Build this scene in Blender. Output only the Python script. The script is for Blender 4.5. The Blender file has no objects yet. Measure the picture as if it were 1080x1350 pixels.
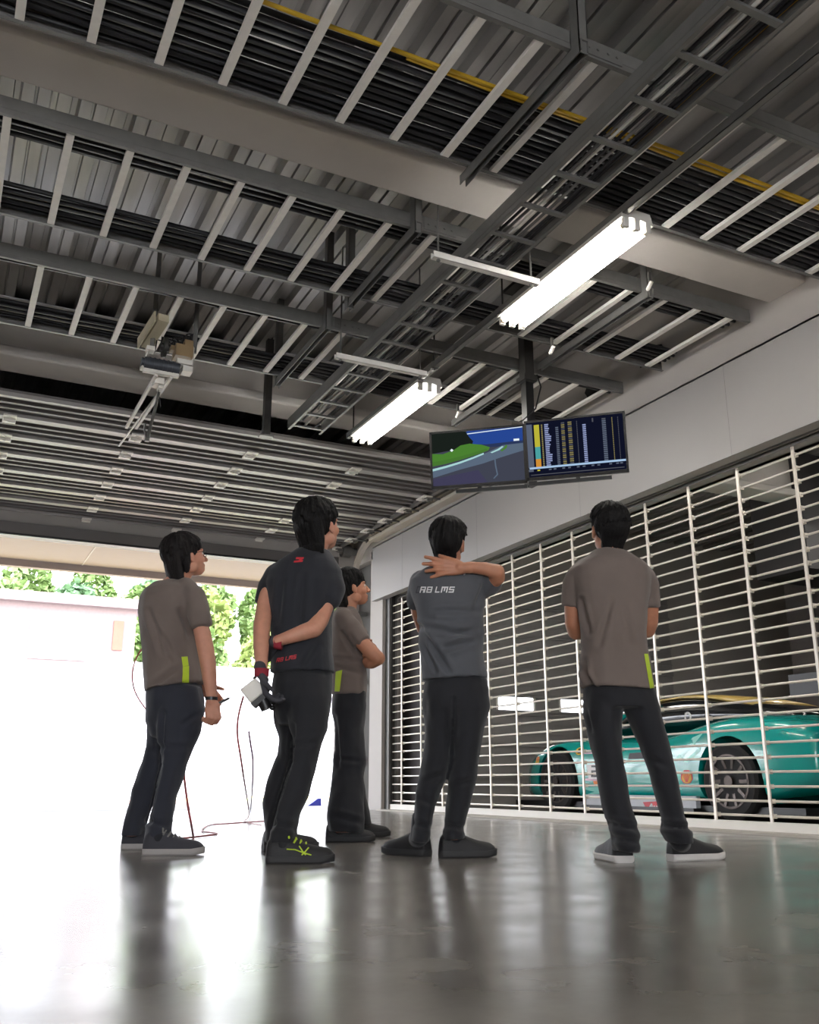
import bpy, bmesh, math, random
from mathutils import Vector, Matrix, noise
from mathutils.bvhtree import BVHTree
R = math.radians
V = Vector
random.seed(11)
S = bpy.context.scene
COL = S.collection
# ---------------------------------------------------------------- camera
F, PITCH, YAW, H = 1240.0, R(16.0), R(26.3), 0.335
CAMP = V((0, 0, H))
FW = V((math.sin(YAW)*math.cos(PITCH), math.cos(YAW)*math.cos(PITCH), math.sin(PITCH)))
RT = V((math.cos(YAW), -math.sin(YAW), 0))
UP = RT.cross(FW)
FH = V((math.sin(YAW), math.cos(YAW), 0))
Z = V((0, 0, 1))
def ray(x, y): return FW + RT*((x-540)/F) - UP*((y-675)/F)
def atD(x, y, D):
    d = ray(x, y); return CAMP + d*(D/d.dot(FH))
def atX(x, y, X):
    d = ray(x, y); return CAMP + d*(X/d.x)
def atY(x, y, Y):
    d = ray(x, y); return CAMP + d*(Y/d.y)
def atZ(x, y, z=0.0):
    d = ray(x, y); return CAMP + d*((z-H)/d.z)
cam = bpy.data.cameras.new('camera')
camo = bpy.data.objects.new('camera', cam); COL.objects.link(camo)
camo.matrix_world = Matrix.Translation(CAMP) @ Matrix((RT, UP, -FW)).transposed().to_4x4()
cam.sensor_fit = 'HORIZONTAL'; cam.sensor_width = 36; cam.lens = 36*F/1080
cam.clip_start = .02; cam.clip_end = 500
S.camera = camo
# ---------------------------------------------------------------- materials
def lin(c):
    return tuple(((x/255)/12.92 if x/255 <= .04045 else ((x/255+.055)/1.055)**2.4) for x in c)
def mat(name, c, rough=.6, metal=0.0, var=.06, scale=8.0, bump=0.0, bscale=60.0, spec=.5, coat=0.0, sss=0.0, stretch=None, sheen=0.0):
    m = bpy.data.materials.new(name); m.use_nodes = True
    n, l = m.node_tree.nodes, m.node_tree.links
    b = n['Principled BSDF']
    tc = n.new('ShaderNodeTexCoord')
    src = tc.outputs['Object']
    if stretch:
        mp = n.new('ShaderNodeMapping'); mp.inputs['Scale'].default_value = stretch
        l.new(src, mp.inputs[0]); src = mp.outputs[0]
    nz = n.new('ShaderNodeTexNoise'); nz.inputs['Scale'].default_value = scale; nz.inputs['Detail'].default_value = 5
    l.new(src, nz.inputs['Vector'])
    cr = n.new('ShaderNodeValToRGB')
    col = lin(c)
    cr.color_ramp.elements[0].position = .3; cr.color_ramp.elements[1].position = .7
    cr.color_ramp.elements[0].color = (*[max(0, x*(1-var)) for x in col], 1)
    cr.color_ramp.elements[1].color = (*[min(1, x*(1+var)) for x in col], 1)
    l.new(nz.outputs['Fac'], cr.inputs[0]); l.new(cr.outputs[0], b.inputs['Base Color'])
    b.inputs['Roughness'].default_value = rough; b.inputs['Metallic'].default_value = metal
    b.inputs['Specular IOR Level'].default_value = spec
    b.inputs['Coat Weight'].default_value = coat
    b.inputs['Sheen Weight'].default_value = sheen
    if sss:
        b.inputs['Subsurface Weight'].default_value = sss
        b.inputs['Subsurface Radius'].default_value = (.012, .005, .003)
    if bump:
        n2 = n.new('ShaderNodeTexNoise'); n2.inputs['Scale'].default_value = bscale; n2.inputs['Detail'].default_value = 3
        l.new(src, n2.inputs['Vector'])
        bp = n.new('ShaderNodeBump'); bp.inputs['Strength'].default_value = bump; bp.inputs['Distance'].default_value = .01
        l.new(n2.outputs['Fac'], bp.inputs['Height']); l.new(bp.outputs[0], b.inputs['Normal'])
    return m
def emit(name, c, s):
    m = bpy.data.materials.new(name); m.use_nodes = True
    n, l = m.node_tree.nodes, m.node_tree.links
    n.remove(n['Principled BSDF'])
    e = n.new('ShaderNodeEmission'); e.inputs[0].default_value = (*lin(c), 1); e.inputs[1].default_value = s
    l.new(e.outputs[0], n['Material Output'].inputs[0])
    return m
# ---------------------------------------------------------------- mesh builder
class MB:
    def __init__(s): s.v = []; s.f = []; s.m = []
    def add(s, vs, fs, m=0):
        b = len(s.v); s.v += [V(p) for p in vs]
        for f in fs: s.f.append(tuple(b+i for i in f)); s.m.append(m)
    def box(s, lo, hi, m=0):
        x0, y0, z0 = lo; x1, y1, z1 = hi
        if x0 > x1: x0, x1 = x1, x0
        if y0 > y1: y0, y1 = y1, y0
        if z0 > z1: z0, z1 = z1, z0
        s.add([(x0,y0,z0),(x1,y0,z0),(x1,y1,z0),(x0,y1,z0),(x0,y0,z1),(x1,y0,z1),(x1,y1,z1),(x0,y1,z1)],
              [(3,2,1,0),(4,5,6,7),(0,1,5,4),(1,2,6,5),(2,3,7,6),(3,0,4,7)], m)
    def obox(s, c, ax, ay, az, hx, hy, hz, m=0):
        c = V(c); ax, ay, az = V(ax).normalized(), V(ay).normalized(), V(az).normalized()
        vs = [c+ax*hx*i+ay*hy*j+az*hz*k for k in (-1, 1) for i, j in ((-1,-1),(1,-1),(1,1),(-1,1))]
        s.add(vs, [(3,2,1,0),(4,5,6,7),(0,1,5,4),(1,2,6,5),(2,3,7,6),(3,0,4,7)], m)
    def bar(s, p0, p1, w, h, upv=(0,0,1), m=0):
        p0, p1 = V(p0), V(p1); d = p1-p0; ax = d.normalized(); u = V(upv)
        ay = u.cross(ax)
        if ay.length < 1e-5: ay = V((1,0,0)).cross(ax)
        ay.normalize(); az = ax.cross(ay)
        s.obox((p0+p1)/2, ax, ay, az, d.length/2, w/2, h/2, m)
    def loft(s, rings, m=0, cap=True, closed=True):
        n = len(rings[0]); b = len(s.v)
        for r in rings: s.v += [V(p) for p in r]
        for i in range(len(rings)-1):
            for j in range(n if closed else n-1):
                k = (j+1) % n
                s.f.append((b+i*n+j, b+i*n+k, b+(i+1)*n+k, b+(i+1)*n+j)); s.m.append(m)
        if cap:
            for i, rev in ((0, True), (len(rings)-1, False)):
                c = sum((V(p) for p in rings[i]), V())/n; s.v.append(c); ci = len(s.v)-1
                for j in range(n):
                    k = (j+1) % n
                    s.f.append((ci, b+i*n+k, b+i*n+j) if rev else (ci, b+i*n+j, b+i*n+k)); s.m.append(m)
    def tube(s, pts, r, n=8, m=0, cap=True):
        pts = [V(p) for p in pts]; rr = r if isinstance(r, (list, tuple)) else [r]*len(pts)
        rings = []; prev = None
        for i, p in enumerate(pts):
            t = (pts[min(i+1, len(pts)-1)]-pts[max(i-1, 0)]).normalized()
            if prev is None:
                a = t.cross(Z)
                if a.length < 1e-3: a = t.cross(V((1,0,0)))
                a.normalize()
            else:
                a = prev - t*prev.dot(t); a.normalize()
            prev = a; bb = t.cross(a)
            rings.append([p + (a*math.cos(2*math.pi*k/n)+bb*math.sin(2*math.pi*k/n))*rr[i] for k in range(n)])
        s.loft(rings, m, cap)
    def cyl(s, p0, p1, r0, r1=None, n=16, m=0): s.tube([p0, p1], [r0, r0 if r1 is None else r1], n, m)
    def ell(s, c, rx, ry, rz, M=None, nu=16, nv=10, m=0):
        c = V(c); M = M or Matrix.Identity(3); rings = []
        for i in range(1, nv):
            ph = math.pi*i/nv
            rings.append([c + M @ V((rx*math.sin(ph)*math.cos(2*math.pi*j/nu), ry*math.sin(ph)*math.sin(2*math.pi*j/nu), -rz*math.cos(ph))) for j in range(nu)])
        n = nu; b = len(s.v)
        for r in rings: s.v += r
        for i in range(len(rings)-1):
            for j in range(n):
                k = (j+1) % n; s.f.append((b+i*n+j, b+i*n+k, b+(i+1)*n+k, b+(i+1)*n+j)); s.m.append(m)
        for i, pole, rev in ((0, V((0,0,-rz)), True), (len(rings)-1, V((0,0,rz)), False)):
            s.v.append(c + M @ pole); ci = len(s.v)-1
            for j in range(n):
                k = (j+1) % n
                s.f.append((ci, b+i*n+k, b+i*n+j) if rev else (ci, b+i*n+j, b+i*n+k)); s.m.append(m)
    def chain(s, pts, n=14, m=0):           # (Vector, radius) list: tapered limb with round joints
        for i in range(len(pts)):
            s.ell(pts[i][0], pts[i][1], pts[i][1], pts[i][1], nu=n, nv=8, m=m)
            if i: s.cyl(pts[i-1][0], pts[i][0], pts[i-1][1], pts[i][1], n, m)
    def prism(s, poly, ext, m=0):           # planar polygon extruded by vector
        poly = [V(p) for p in poly]; e = V(ext); n = len(poly)
        s.add(poly+[p+e for p in poly], [tuple(range(n-1, -1, -1)), tuple(range(n, 2*n))] + [(i, (i+1) % n, n+(i+1) % n, n+i) for i in range(n)], m)
    def poly(s, pts, m=0): s.add(pts, [tuple(range(len(pts)))], m)
    def mesh(s, name):
        me = bpy.data.meshes.new(name)
        me.from_pydata([tuple(p) for p in s.v], [], s.f)
        me.polygons.foreach_set('material_index', s.m); me.update()
        return me
WL = {}
def bounds(vs):
    return V([min(p[i] for p in vs) for i in range(3)]), V([max(p[i] for p in vs) for i in range(3)])
def finish(me, name, mats, parent=None, smooth=35, origin=None, fixn=True):
    """mesh in world coordinates -> linked object"""
    if fixn:
        bm = bmesh.new(); bm.from_mesh(me); bmesh.ops.recalc_face_normals(bm, faces=bm.faces); bm.to_mesh(me); bm.free()
    for m in (mats if isinstance(mats, (list, tuple)) else [mats]): me.materials.append(m)
    if origin is None:
        if parent is not None: origin = WL[parent.name]
        else:
            lo, hi = bounds([v.co for v in me.vertices]); origin = V(((lo.x+hi.x)/2, (lo.y+hi.y)/2, lo.z))
    me.transform(Matrix.Translation(-V(origin)))
    if smooth:
        me.shade_smooth()
        me.set_sharp_from_angle(angle=R(smooth))
    o = bpy.data.objects.new(name, me); COL.objects.link(o)
    WL[o.name] = V(origin)
    if parent is not None:
        o.parent = parent; o.location = V(origin)-WL[parent.name]
    else: o.location = origin
    return o
def build(mb, name, mats, parent=None, smooth=35, origin=None, fixn=True):
    return finish(mb.mesh(name), name, mats, parent, smooth, origin, fixn)
def tag(o, label=None, cat=None, group=None, kind=None):
    if label: o['label'] = label
    if cat: o['category'] = cat
    if group: o['group'] = group
    if kind: o['kind'] = kind
    return o
def thing(name, label, cat, loc, group=None):
    o = bpy.data.objects.new(name, None); COL.objects.link(o); o.location = loc; o.empty_display_size = .1
    WL[o.name] = V(loc)
    return tag(o, label, cat, group)
def dup(o, off, parent=None):
    c = o.copy(); COL.objects.link(c)
    c.location = V(o.location)+V(off); WL[c.name] = WL[o.name]+V(off)
    if parent is not None: c.parent = parent
    for ch in o.children:
        d = ch.copy(); COL.objects.link(d); d.parent = c; WL[d.name] = WL[ch.name]+V(off)
        for g in ch.children:
            e = g.copy(); COL.objects.link(e); e.parent = d; WL[e.name] = WL[g.name]+V(off)
    return c
def struct(mb, name, m, smooth=35):
    return tag(build(mb, name, m, None, smooth, origin=V((0,0,0))), kind='structure')
def remesh(mb, voxel, it=5, fac=.5):
    me = mb.mesh('tmp'); o = bpy.data.objects.new('tmp', me); COL.objects.link(o)
    r = o.modifiers.new('r', 'REMESH'); r.mode = 'VOXEL'; r.voxel_size = voxel; r.adaptivity = 0
    if it:
        sm = o.modifiers.new('s', 'SMOOTH'); sm.factor = fac; sm.iterations = it
    bpy.context.view_layer.update()
    ev = o.evaluated_get(bpy.context.evaluated_depsgraph_get())
    out = bpy.data.meshes.new_from_object(ev)
    bpy.data.objects.remove(o); bpy.data.meshes.remove(me)
    out.materials.clear()
    return out
# ================================================================ materials
M = {}
def floor_mat():
    m = bpy.data.materials.new('polished_concrete'); m.use_nodes = True
    n, l = m.node_tree.nodes, m.node_tree.links; b = n['Principled BSDF']
    tc = n.new('ShaderNodeTexCoord')
    a = n.new('ShaderNodeTexNoise'); a.inputs['Scale'].default_value = .9; a.inputs['Detail'].default_value = 9; a.inputs['Roughness'].default_value = .65
    l.new(tc.outputs['Object'], a.inputs['Vector'])
    cr = n.new('ShaderNodeValToRGB'); e = cr.color_ramp.elements
    e[0].position, e[0].color = .32, (*lin((108, 104, 99)), 1)
    e[1].position, e[1].color = .70, (*lin((142, 137, 130)), 1)
    l.new(a.outputs['Fac'], cr.inputs[0]); l.new(cr.outputs[0], b.inputs['Base Color'])
    r = n.new('ShaderNodeTexNoise'); r.inputs['Scale'].default_value = 3.5; r.inputs['Detail'].default_value = 8
    l.new(tc.outputs['Object'], r.inputs['Vector'])
    mr = n.new('ShaderNodeMapRange'); mr.inputs[1].default_value = .3; mr.inputs[2].default_value = .7; mr.inputs[3].default_value = .17; mr.inputs[4].default_value = .27
    l.new(r.outputs['Fac'], mr.inputs[0]); l.new(mr.outputs[0], b.inputs['Roughness'])
    bp = n.new('ShaderNodeBump'); bp.inputs['Strength'].default_value = .035; bp.inputs['Distance'].default_value = .004
    l.new(r.outputs['Fac'], bp.inputs['Height']); l.new(bp.outputs[0], b.inputs['Normal'])
    b.inputs['Specular IOR Level'].default_value = .6
    return m
M['floor'] = floor_mat()
M['wall'] = mat('painted_wall', (180, 174, 169), .6, var=.03, scale=1.5, bump=.05)
M['steelbox'] = mat('painted_steel_housing', (164, 161, 159), .45, var=.03, scale=1.2)
M['beam'] = mat('pale_fireproofed_beam', (226, 220, 215), .75, var=.04, scale=3, bump=.15, bscale=25)
M['deck'] = mat('galvanised_deck', (186, 184, 181), .36, .75, var=.2, scale=2.5, stretch=(3, .4, 1))
M['galv'] = mat('galvanised_steel', (122, 121, 119), .42, .35, var=.08, scale=12)
M['rung'] = mat('white_zinc_channel', (244, 240, 234), .5, .0, var=.05, scale=14)
M['dark'] = mat('dark_steel', (62, 60, 58), .5, .4, var=.1)
M['black'] = mat('black_plastic', (20, 20, 22), .4, var=.1)
M['cable'] = mat('black_cable_jacket', (24, 23, 27), .55, var=.15)
M['yellow'] = mat('yellow_cable_jacket', (205, 165, 40), .5, var=.05)
M['gcable'] = mat('grey_cable_jacket', (120, 118, 116), .5, var=.08)
M['doorpanel'] = mat('door_panel_paint', (100, 96, 95), .5, .1, var=.05, scale=2)
M['doorrib'] = mat('door_rib_paint', (160, 156, 153), .45, .15, var=.04, scale=6)
M['white'] = mat('white_enamel', (232, 228, 220), .4, var=.02)
M['concrete'] = mat('light_concrete', (190, 184, 174), .8, var=.07, scale=2, bump=.1)
# ================================================================ room shell
OP = 11.9                                     # plane of the pit-lane opening
b = MB(); b.box((-8, -7, -.15), (13.5, OP+.05, 0)); struct(b, 'floor', M['floor'])
# corrugated steel deck
b = MB(); prof = []
x = -8.0
while x < 13.4:
    for dx, z in ((0, .075), (.012, 0), (.078, 0), (.083, .022), (.093, .022), (.098, 0), (.164, 0), (.176, .075), (.205, .075), (.21, .066), (.285, .066), (.29, .075)):
        prof.append((x+dx, 4.2+z))
    x += .32
top = [(prof[-1][0], 4.4), (prof[0][0], 4.4)]
n = len(prof)
vs = [(p[0], -7, p[1]) for p in prof]+[(p[0], OP+.1, p[1]) for p in prof]
b.add(vs, [(i, i+1, n+i+1, n+i) for i in range(n-1)])
b.box((-8, -7, 4.30), (13.5, OP+.1, 4.4))
struct(b, 'ceiling', M['deck'], smooth=0)
def beam(y0, y1, zb=3.635, fl=.055, name='beam'):
    b = MB(); ym = (y0+y1)/2
    for lo, hi in (((-8, y0, zb), (13.5, y1, zb+fl)), ((-8, ym-.09, zb+fl), (13.5, ym+.09, 4.2))): b.box(lo, hi)
    o = struct(b, name, M['beam']); bv = o.modifiers.new('b', 'BEVEL'); bv.width = .02; bv.segments = 3
beam(3.97, 4.31); beam(7.63, 8.0, fl=.09); beam(.3, .64); beam(-3.4, -3.06)
# right wall above the grille, pillar, near solid wall
b = MB(); b.box((5.0, -7, 3.2), (5.25, OP, 4.35)); b.box((5.0, -7, 0), (5.25, 2.2, 3.2))
struct(b, 'wall_right', M['wall'])
b = MB()
b.box((5.0, 10.9, 0), (5.28, 11.28, 3.3)); struct(b, 'pillar', M['wall'])
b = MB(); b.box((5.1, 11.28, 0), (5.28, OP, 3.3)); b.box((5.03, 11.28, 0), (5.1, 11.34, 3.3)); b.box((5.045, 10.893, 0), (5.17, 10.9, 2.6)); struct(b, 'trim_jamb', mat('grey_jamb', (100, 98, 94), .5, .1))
# front wall: lintel and left part; next bay has its own door opening
b = MB()
b.box((-8, OP, 3.2), (5.35, OP+.25, 4.35)); b.box((-8, OP, 0), (-3.2, OP+.25, 3.2)); b.box((4.86, OP, 0), (5.6, OP+.25, 3.2))
b.box((5.35, OP, 3.2), (13.5, OP+.25, 4.35)); b.box((10.6, OP, 0), (13.5, OP+.25, 3.2))
struct(b, 'wall_front', M['wall'])
b = MB(); b.box((-8.2, -7, 0), (-8, OP, 4.35)); struct(b, 'wall_left', M['wall'])
b = MB()
b.box((-8, -7.2, 0), (-5.0, -7, 4.35)); b.box((.2, -7.2, 0), (13.5, -7, 4.35)); b.box((-5.0, -7.2, 3.0), (.2, -7, 4.35))
struct(b, 'wall_back', M['wall'])
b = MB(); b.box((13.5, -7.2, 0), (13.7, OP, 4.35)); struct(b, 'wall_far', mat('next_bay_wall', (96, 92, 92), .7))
# pale threshold strip under the grille
b = MB(); b.box((4.93, 2.2, 0), (5.22, 10.9, .016)); struct(b, 'trim_threshold', M['concrete'])

# ================================================================ rolling grille between the bays
g = thing('rolling_grille', 'see-through rolling grille of thin white rods closed between the garage bays', 'grille', (5.1, 6.5, 0))
rodm = mat('grille_rod', (226, 218, 206), .35, .25, var=.03)
b = MB()
for k in range(26):
    z = .113+k*.0955
    b.cyl((5.1, 2.25, z), (5.1, 10.86, z), .0085, n=8)
build(b, 'rod_lattice', rodm, g)
ys = [10.5-.515*i for i in range(17)]
for i, y in enumerate(ys):
    b = MB(); b.box((5.078, y-.011, .05), (5.09, y+.011, 2.56))
    for k in range(26): b.box((5.084, y-.018, .098+k*.0955), (5.116, y+.018, .128+k*.0955))
    build(b, 'link_strap', rodm, g)
b = MB(); b.box((5.07, 2.25, .016), (5.13, 10.86, .075)); build(b, 'bottom_bar', M['white'], g)
b = MB(); b.box((5.05, 10.80, 0), (5.16, 10.9, 2.7)); b.box((5.075, 10.78, 0), (5.125, 10.8, 2.7), 1); build(b, 'guide_rail', [M['galv'], M['dark']], g)
b = MB(); b.box((5.05, 2.2, 0), (5.16, 2.27, 2.7)); build(b, 'guide_rail', M['galv'], g)
# housing of the grille: folded steel box with an open slot in its underside
b = MB()
b.box((4.93, 2.0, 2.60), (4.945, 11.08, 3.32)); b.box((4.93, 2.0, 3.305), (5.0, 11.08, 3.32)); b.box((4.945, 2.0, 2.60), (5.04, 11.08, 2.615))
b.box((5.16, 2.0, 2.60), (5.3, 11.08, 2.615)); b.box((4.945, 11.065, 2.60), (5.0, 11.08, 3.305)); b.box((5.25, 2.0, 2.6), (5.3, 11.08, 3.305))
b.box((5.04, 2.0, 2.63), (5.06, 10.9, 2.9)); b.box((5.14, 2.0, 2.63), (5.16, 10.9, 2.9))
for y in (2.9, 4.72, 6.54, 8.36, 10.18): b.box((4.9293, y-.001, 2.60), (4.93, y+.001, 3.32), 1)
build(b, 'housing', [M['steelbox'], M['galv']], g)

# ================================================================ sectional overhead door (open, lying under the ceiling)
d = thing('overhead_door', 'grey sectional overhead door pulled open flat under the ceiling above the bright opening', 'garage door', (1.3, 9.8, 3.43))
DX0, DX1, ZD = -2.6, 4.74, 3.435
pn = 7; py0, pw = 8.0, .535
panels = []
for k in range(pn):
    b = MB(); y = py0+k*pw
    b.box((DX0, y+.004, ZD+.03), (DX1, y+pw-.004, ZD+.055))
    for yy, w, hgt in ((y+.025, .05, .035), (y+pw-.025, .05, .035)): b.box((DX0, yy-w/2, ZD-.005), (DX1, yy+w/2, ZD+.03), 1)
    # stiffening ribs pressed into the sheet
    for yy in (.2, .335):
        b.add([(DX0, y+yy-.035, ZD+.03), (DX0, y+yy-.018, ZD+.008), (DX0, y+yy+.018, ZD+.008), (DX0, y+yy+.035, ZD+.03), (DX1, y+yy-.035, ZD+.03), (DX1, y+yy-.018, ZD+.008), (DX1, y+yy+.018, ZD+.008), (DX1, y+yy+.035, ZD+.03)],
              [(0,1,5,4),(1,2,6,5),(2,3,7,6)], 0)
    b.box((DX1-.06, y+.004, ZD-.008), (DX1, y+pw-.004, ZD+.03), 0)
    panels.append(build(b, 'door_panel', [M['doorpanel'], M['doorrib']], d))
hx = [.27+1.1*i for i in range(-2, 5)]
for k in range(1, pn+1):
    y = py0+k*pw
    for xx in hx:
        b = MB()
        b.box((xx-.055, y-.10, ZD-.02), (xx+.055, y+.10, ZD-.006)); b.cyl((xx-.05, y, ZD-.026), (xx+.05, y, ZD-.026), .014, n=8)
        for s in (-.06, .06): b.cyl((xx, y+s, ZD-.026), (xx, y+s, ZD-.018), .01, n=6)
        build(b, 'hinge', M['white'], d)
for k in range(pn+1):
    y = py0+k*pw-(.02 if k else -.04)
    b = MB(); b.box((4.66, y-.06, ZD-.03), (4.76, y+.06, ZD-.01)); b.cyl((4.74, y, ZD-.005), (4.9, y, ZD-.005), .012, n=8); b.cyl((4.885, y, ZD-.005), (4.915, y, ZD-.005), .03, n=14)
    for s in (-.03, .03): b.box((4.68, y+s-.005, ZD-.05), (4.75, y+s+.005, ZD-.01))
    build(b, 'roller_bracket', M['galv'], d)
# bottom section still hanging in the curve, just under the lintel
b = MB()
a0, a1 = V((0, py0+pn*pw, ZD+.02)), V((0, 11.86, 3.30))
for t0, t1, m_ in ((.02, .5, 0), (.5, .98, 0)):
    p, q = a0.lerp(a1, t0), a0.lerp(a1, t1); b.bar((DX0, p.y, p.z), (DX0, q.y, q.z), .01, .01)
    dirv = (q-p).normalized(); nz = V((1,0,0)).cross(dirv)
    b.obox(((DX0+DX1)/2, (p.y+q.y)/2, (p.z+q.z)/2), (1,0,0), dirv, nz, (DX1-DX0)/2, (q-p).length/2, .022, m_)
b.box((DX0, 11.80, 3.19), (DX1, 11.88, 3.32), 1); b.box((DX0, 11.82, 3.165), (DX1, 11.86, 3.19), 2)
build(b, 'bottom_section', [M['doorrib'], M['doorpanel'], M['black']], d)
# track of the door on the right wall
t = thing('door_track', 'cream steel track and angle carrying the door rollers along the right wall', 'door track', (4.95, 9.3, 3.4))
trk = mat('cream_track', (214, 206, 194), .45, .1, var=.03)
b = MB(); b.box((4.95, 7.0, 3.40), (4.998, 11.05, 3.52)); b.box((4.86, 7.0, 3.39), (4.95, 11.05, 3.405)); b.box((4.86, 7.0, 3.405), (4.866, 11.05, 3.43)); b.box((4.86, 7.0, 3.47), (4.95, 11.05, 3.478))
build(b, 'track_rail', trk, t)
b = MB(); pts = []
for i in range(13):
    a = R(90*i/12); pts.append(V((4.905, 11.05+.62*math.sin(a), 3.435-.62*(1-math.cos(a)))))
pts.append(V((4.905, 11.67, .02)))
for s in (-.035, .035):
    rings = []
    for i, p in enumerate(pts):
        tg = (pts[min(i+1, len(pts)-1)]-pts[max(i-1, 0)]).normalized(); nn = V((1,0,0)).cross(tg)
        c = p+nn*s
        rings.append([c+V((-.03,0,0))-nn*.004, c+V((.03,0,0))-nn*.004, c+V((.03,0,0))+nn*.004, c+V((-.03,0,0))+nn*.004])
    b.loft(rings)
build(b, 'curved_rail', trk, t)
for y in (7.6, 8.7, 9.8, 10.9):
    b = MB(); b.box((4.88, y-.03, 3.478), (4.93, y+.03, 3.62)); b.box((4.93, y-.03, 3.56), (5.0, y+.03, 3.62)); build(b, 'track_bracket', M['galv'], t)
b = MB()
for z in (.6, 1.6, 2.5): b.box((4.9, 11.62, z), (5.1, 11.70, z+.05))
build(b, 'wall_bracket', M['galv'], t)
b = MB(); b.tube([V((4.94, 11.74, 3.25)), V((4.96, 11.76, 2.4)), V((4.95, 11.76, 1.6))], .006, 6)
b.cyl((4.7, 11.8, 3.42), (5.05, 11.8, 3.42), .05, n=16); b.cyl((4.78, 11.8, 3.42), (4.9, 11.8, 3.42), .09, n=18)
build(b, 'cable_drum', M['galv'], t)
# ================================================================ cable trays crossing the bay
ZT = 3.535
def cable_tray(name, label, y0, y1, x0, x1, rx0, step=.302):
    t = thing(name, label, 'cable tray', ((x0+x1)/2, (y0+y1)/2, ZT))
    for y, s in ((y0, 1), (y1, -1)):
        b = MB()
        b.box((x0, y-.002, ZT), (x1, y+.002, ZT+.1)); b.box((x0, y, ZT), (x1, y+s*.022, ZT+.003)); b.box((x0, y, ZT+.097), (x1, y+s*.022, ZT+.1))
        b.box((x0, y-.004, ZT+.03), (x1, y+.004, ZT+.07))
        build(b, 'side_rail', M['galv'], t)
        xx = x0+1.4
        while xx < x1:                          # joint plates
            b = MB(); b.box((xx-.11, y-s*.008, ZT+.012), (xx+.11, y-s*.002, ZT+.088))
            for q in (-.08, -.03, .03, .08): b.cyl((xx+q, y-s*.008, ZT+.05), (xx+q, y-s*.014, ZT+.05), .008, n=6)
            build(b, 'joint_plate', M['galv'], t); xx += 3.0
    first = None; n0 = math.ceil((x0+.1-rx0)/step)
    k = n0
    while rx0+k*step < x1-.05:
        xx = rx0+k*step
        if first is None:
            b = MB()
            b.box((xx-.02, y0+.004, ZT+.002), (xx+.02, y1-.004, ZT+.006)); b.box((xx-.02, y0+.004, ZT+.006), (xx-.017, y1-.004, ZT+.026)); b.box((xx+.017, y0+.004, ZT+.006), (xx+.02, y1-.004, ZT+.026))
            first = build(b, 'rung', M['rung'], t, origin=V((xx, (y0+y1)/2, ZT))); fx = xx
        else:
            c = dup(first, (xx-fx, 0, 0), t)
        k += 1
    return t
cable_tray('cable_tray', 'wide ladder tray in front of the pale beam, packed with black and yellow cables', 2.84, 3.79, -5, 4.95, .563)
cable_tray('cable_tray', 'wide ladder tray with pale rungs right behind the pale beam', 4.44, 5.39, -5, 4.95, .563)
cable_tray('cable_tray', 'second wide ladder tray behind the pale beam, running above the motor of the door opener', 5.88, 6.86, -5, 4.95, .563)
def cable(x0, x1, y, z, r, m, label, group, seed, axis='x'):
    rr = random.Random(seed); pts = []
    n = max(4, int(abs(x1-x0)/.55))
    for i in range(n+1):
        a = x0+(x1-x0)*i/n; o = y+rr.uniform(-.007, .007)
        zz = z+rr.uniform(-.002, .006)
        pts.append((a, o, zz) if axis == 'x' else (o, a, zz))
    b = MB(); b.tube(pts, r, 6)
    return tag(build(b, 'cable', m, None, 60), label, 'cable', group)
sd = 0
for i in range(20):
    sd += 1
    cable(-5, 4.9, 3.757-.0235*i, ZT+.044 + (.028 if i % 2 else 0), .0145, M['cable'], 'black cable lying in the tray in front of the pale beam', 'black cables in the tray in front of the pale beam', sd)
for i in range(2):
    sd += 1
    cable(-5 if i else 1.6, 4.9, 3.27-.028*i, ZT+.046, .011, M['yellow'], ('yellow cable in the tray in front of the pale beam, nearer the beam', 'yellow cable in the tray in front of the pale beam, farther from the beam')[i], 'yellow cables', sd)
for ya, n, y2, gl in ((4.49, 8, 1, 'on the front edge of the tray right behind the pale beam'), (5.34, 8, -1, 'on the back edge of the tray right behind the pale beam'),
                  (5.94, 4, 1, 'on the front edge of the tray above the door opener'), (6.80, 8, -1, 'on the back edge of the tray above the door opener')):
    for i in range(n):
        sd += 1
        cable(-5, 4.9, ya+y2*i*.026, ZT+.043+(.020 if i % 2 else 0), .014 if i % 3 else .011, M['cable'], 'black cable lying '+gl, 'black cables '+gl, sd)
# ================================================================ narrow ladder running towards the opening
L0, L1, ZL = 2.49, 2.80, 3.335
t = thing('cable_ladder', 'narrow cable ladder running lengthwise under the trays on hung crossbars', 'cable ladder', ((L0+L1)/2, 5, ZL))
for x, s in ((L0, 1), (L1, -1)):
    b = MB(); b.box((x-.0015, 1.2, ZL), (x+.0015, 7.47, ZL+.1)); b.box((x, 1.2, ZL), (x+s*.02, 7.47, ZL+.003)); b.box((x, 1.2, ZL+.097), (x+s*.02, 7.47, ZL+.1))
    b.box((x-.004, 1.2, ZL+.03), (x+.004, 7.47, ZL+.075)); build(b, 'side_rail', M['galv'], t)
f = None; k = 0
while 7.38-.306*k > 1.3:
    if f is None:
        b = MB(); b.box((L0+.002, 7.365, ZL+.004), (L1-.002, 7.395, ZL+.02)); f = build(b, 'rung', M['galv'], t, origin=V((L0, 7.38, ZL)))
    else: dup(f, (0, -.306*k, 0), t)
    k += 1
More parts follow.
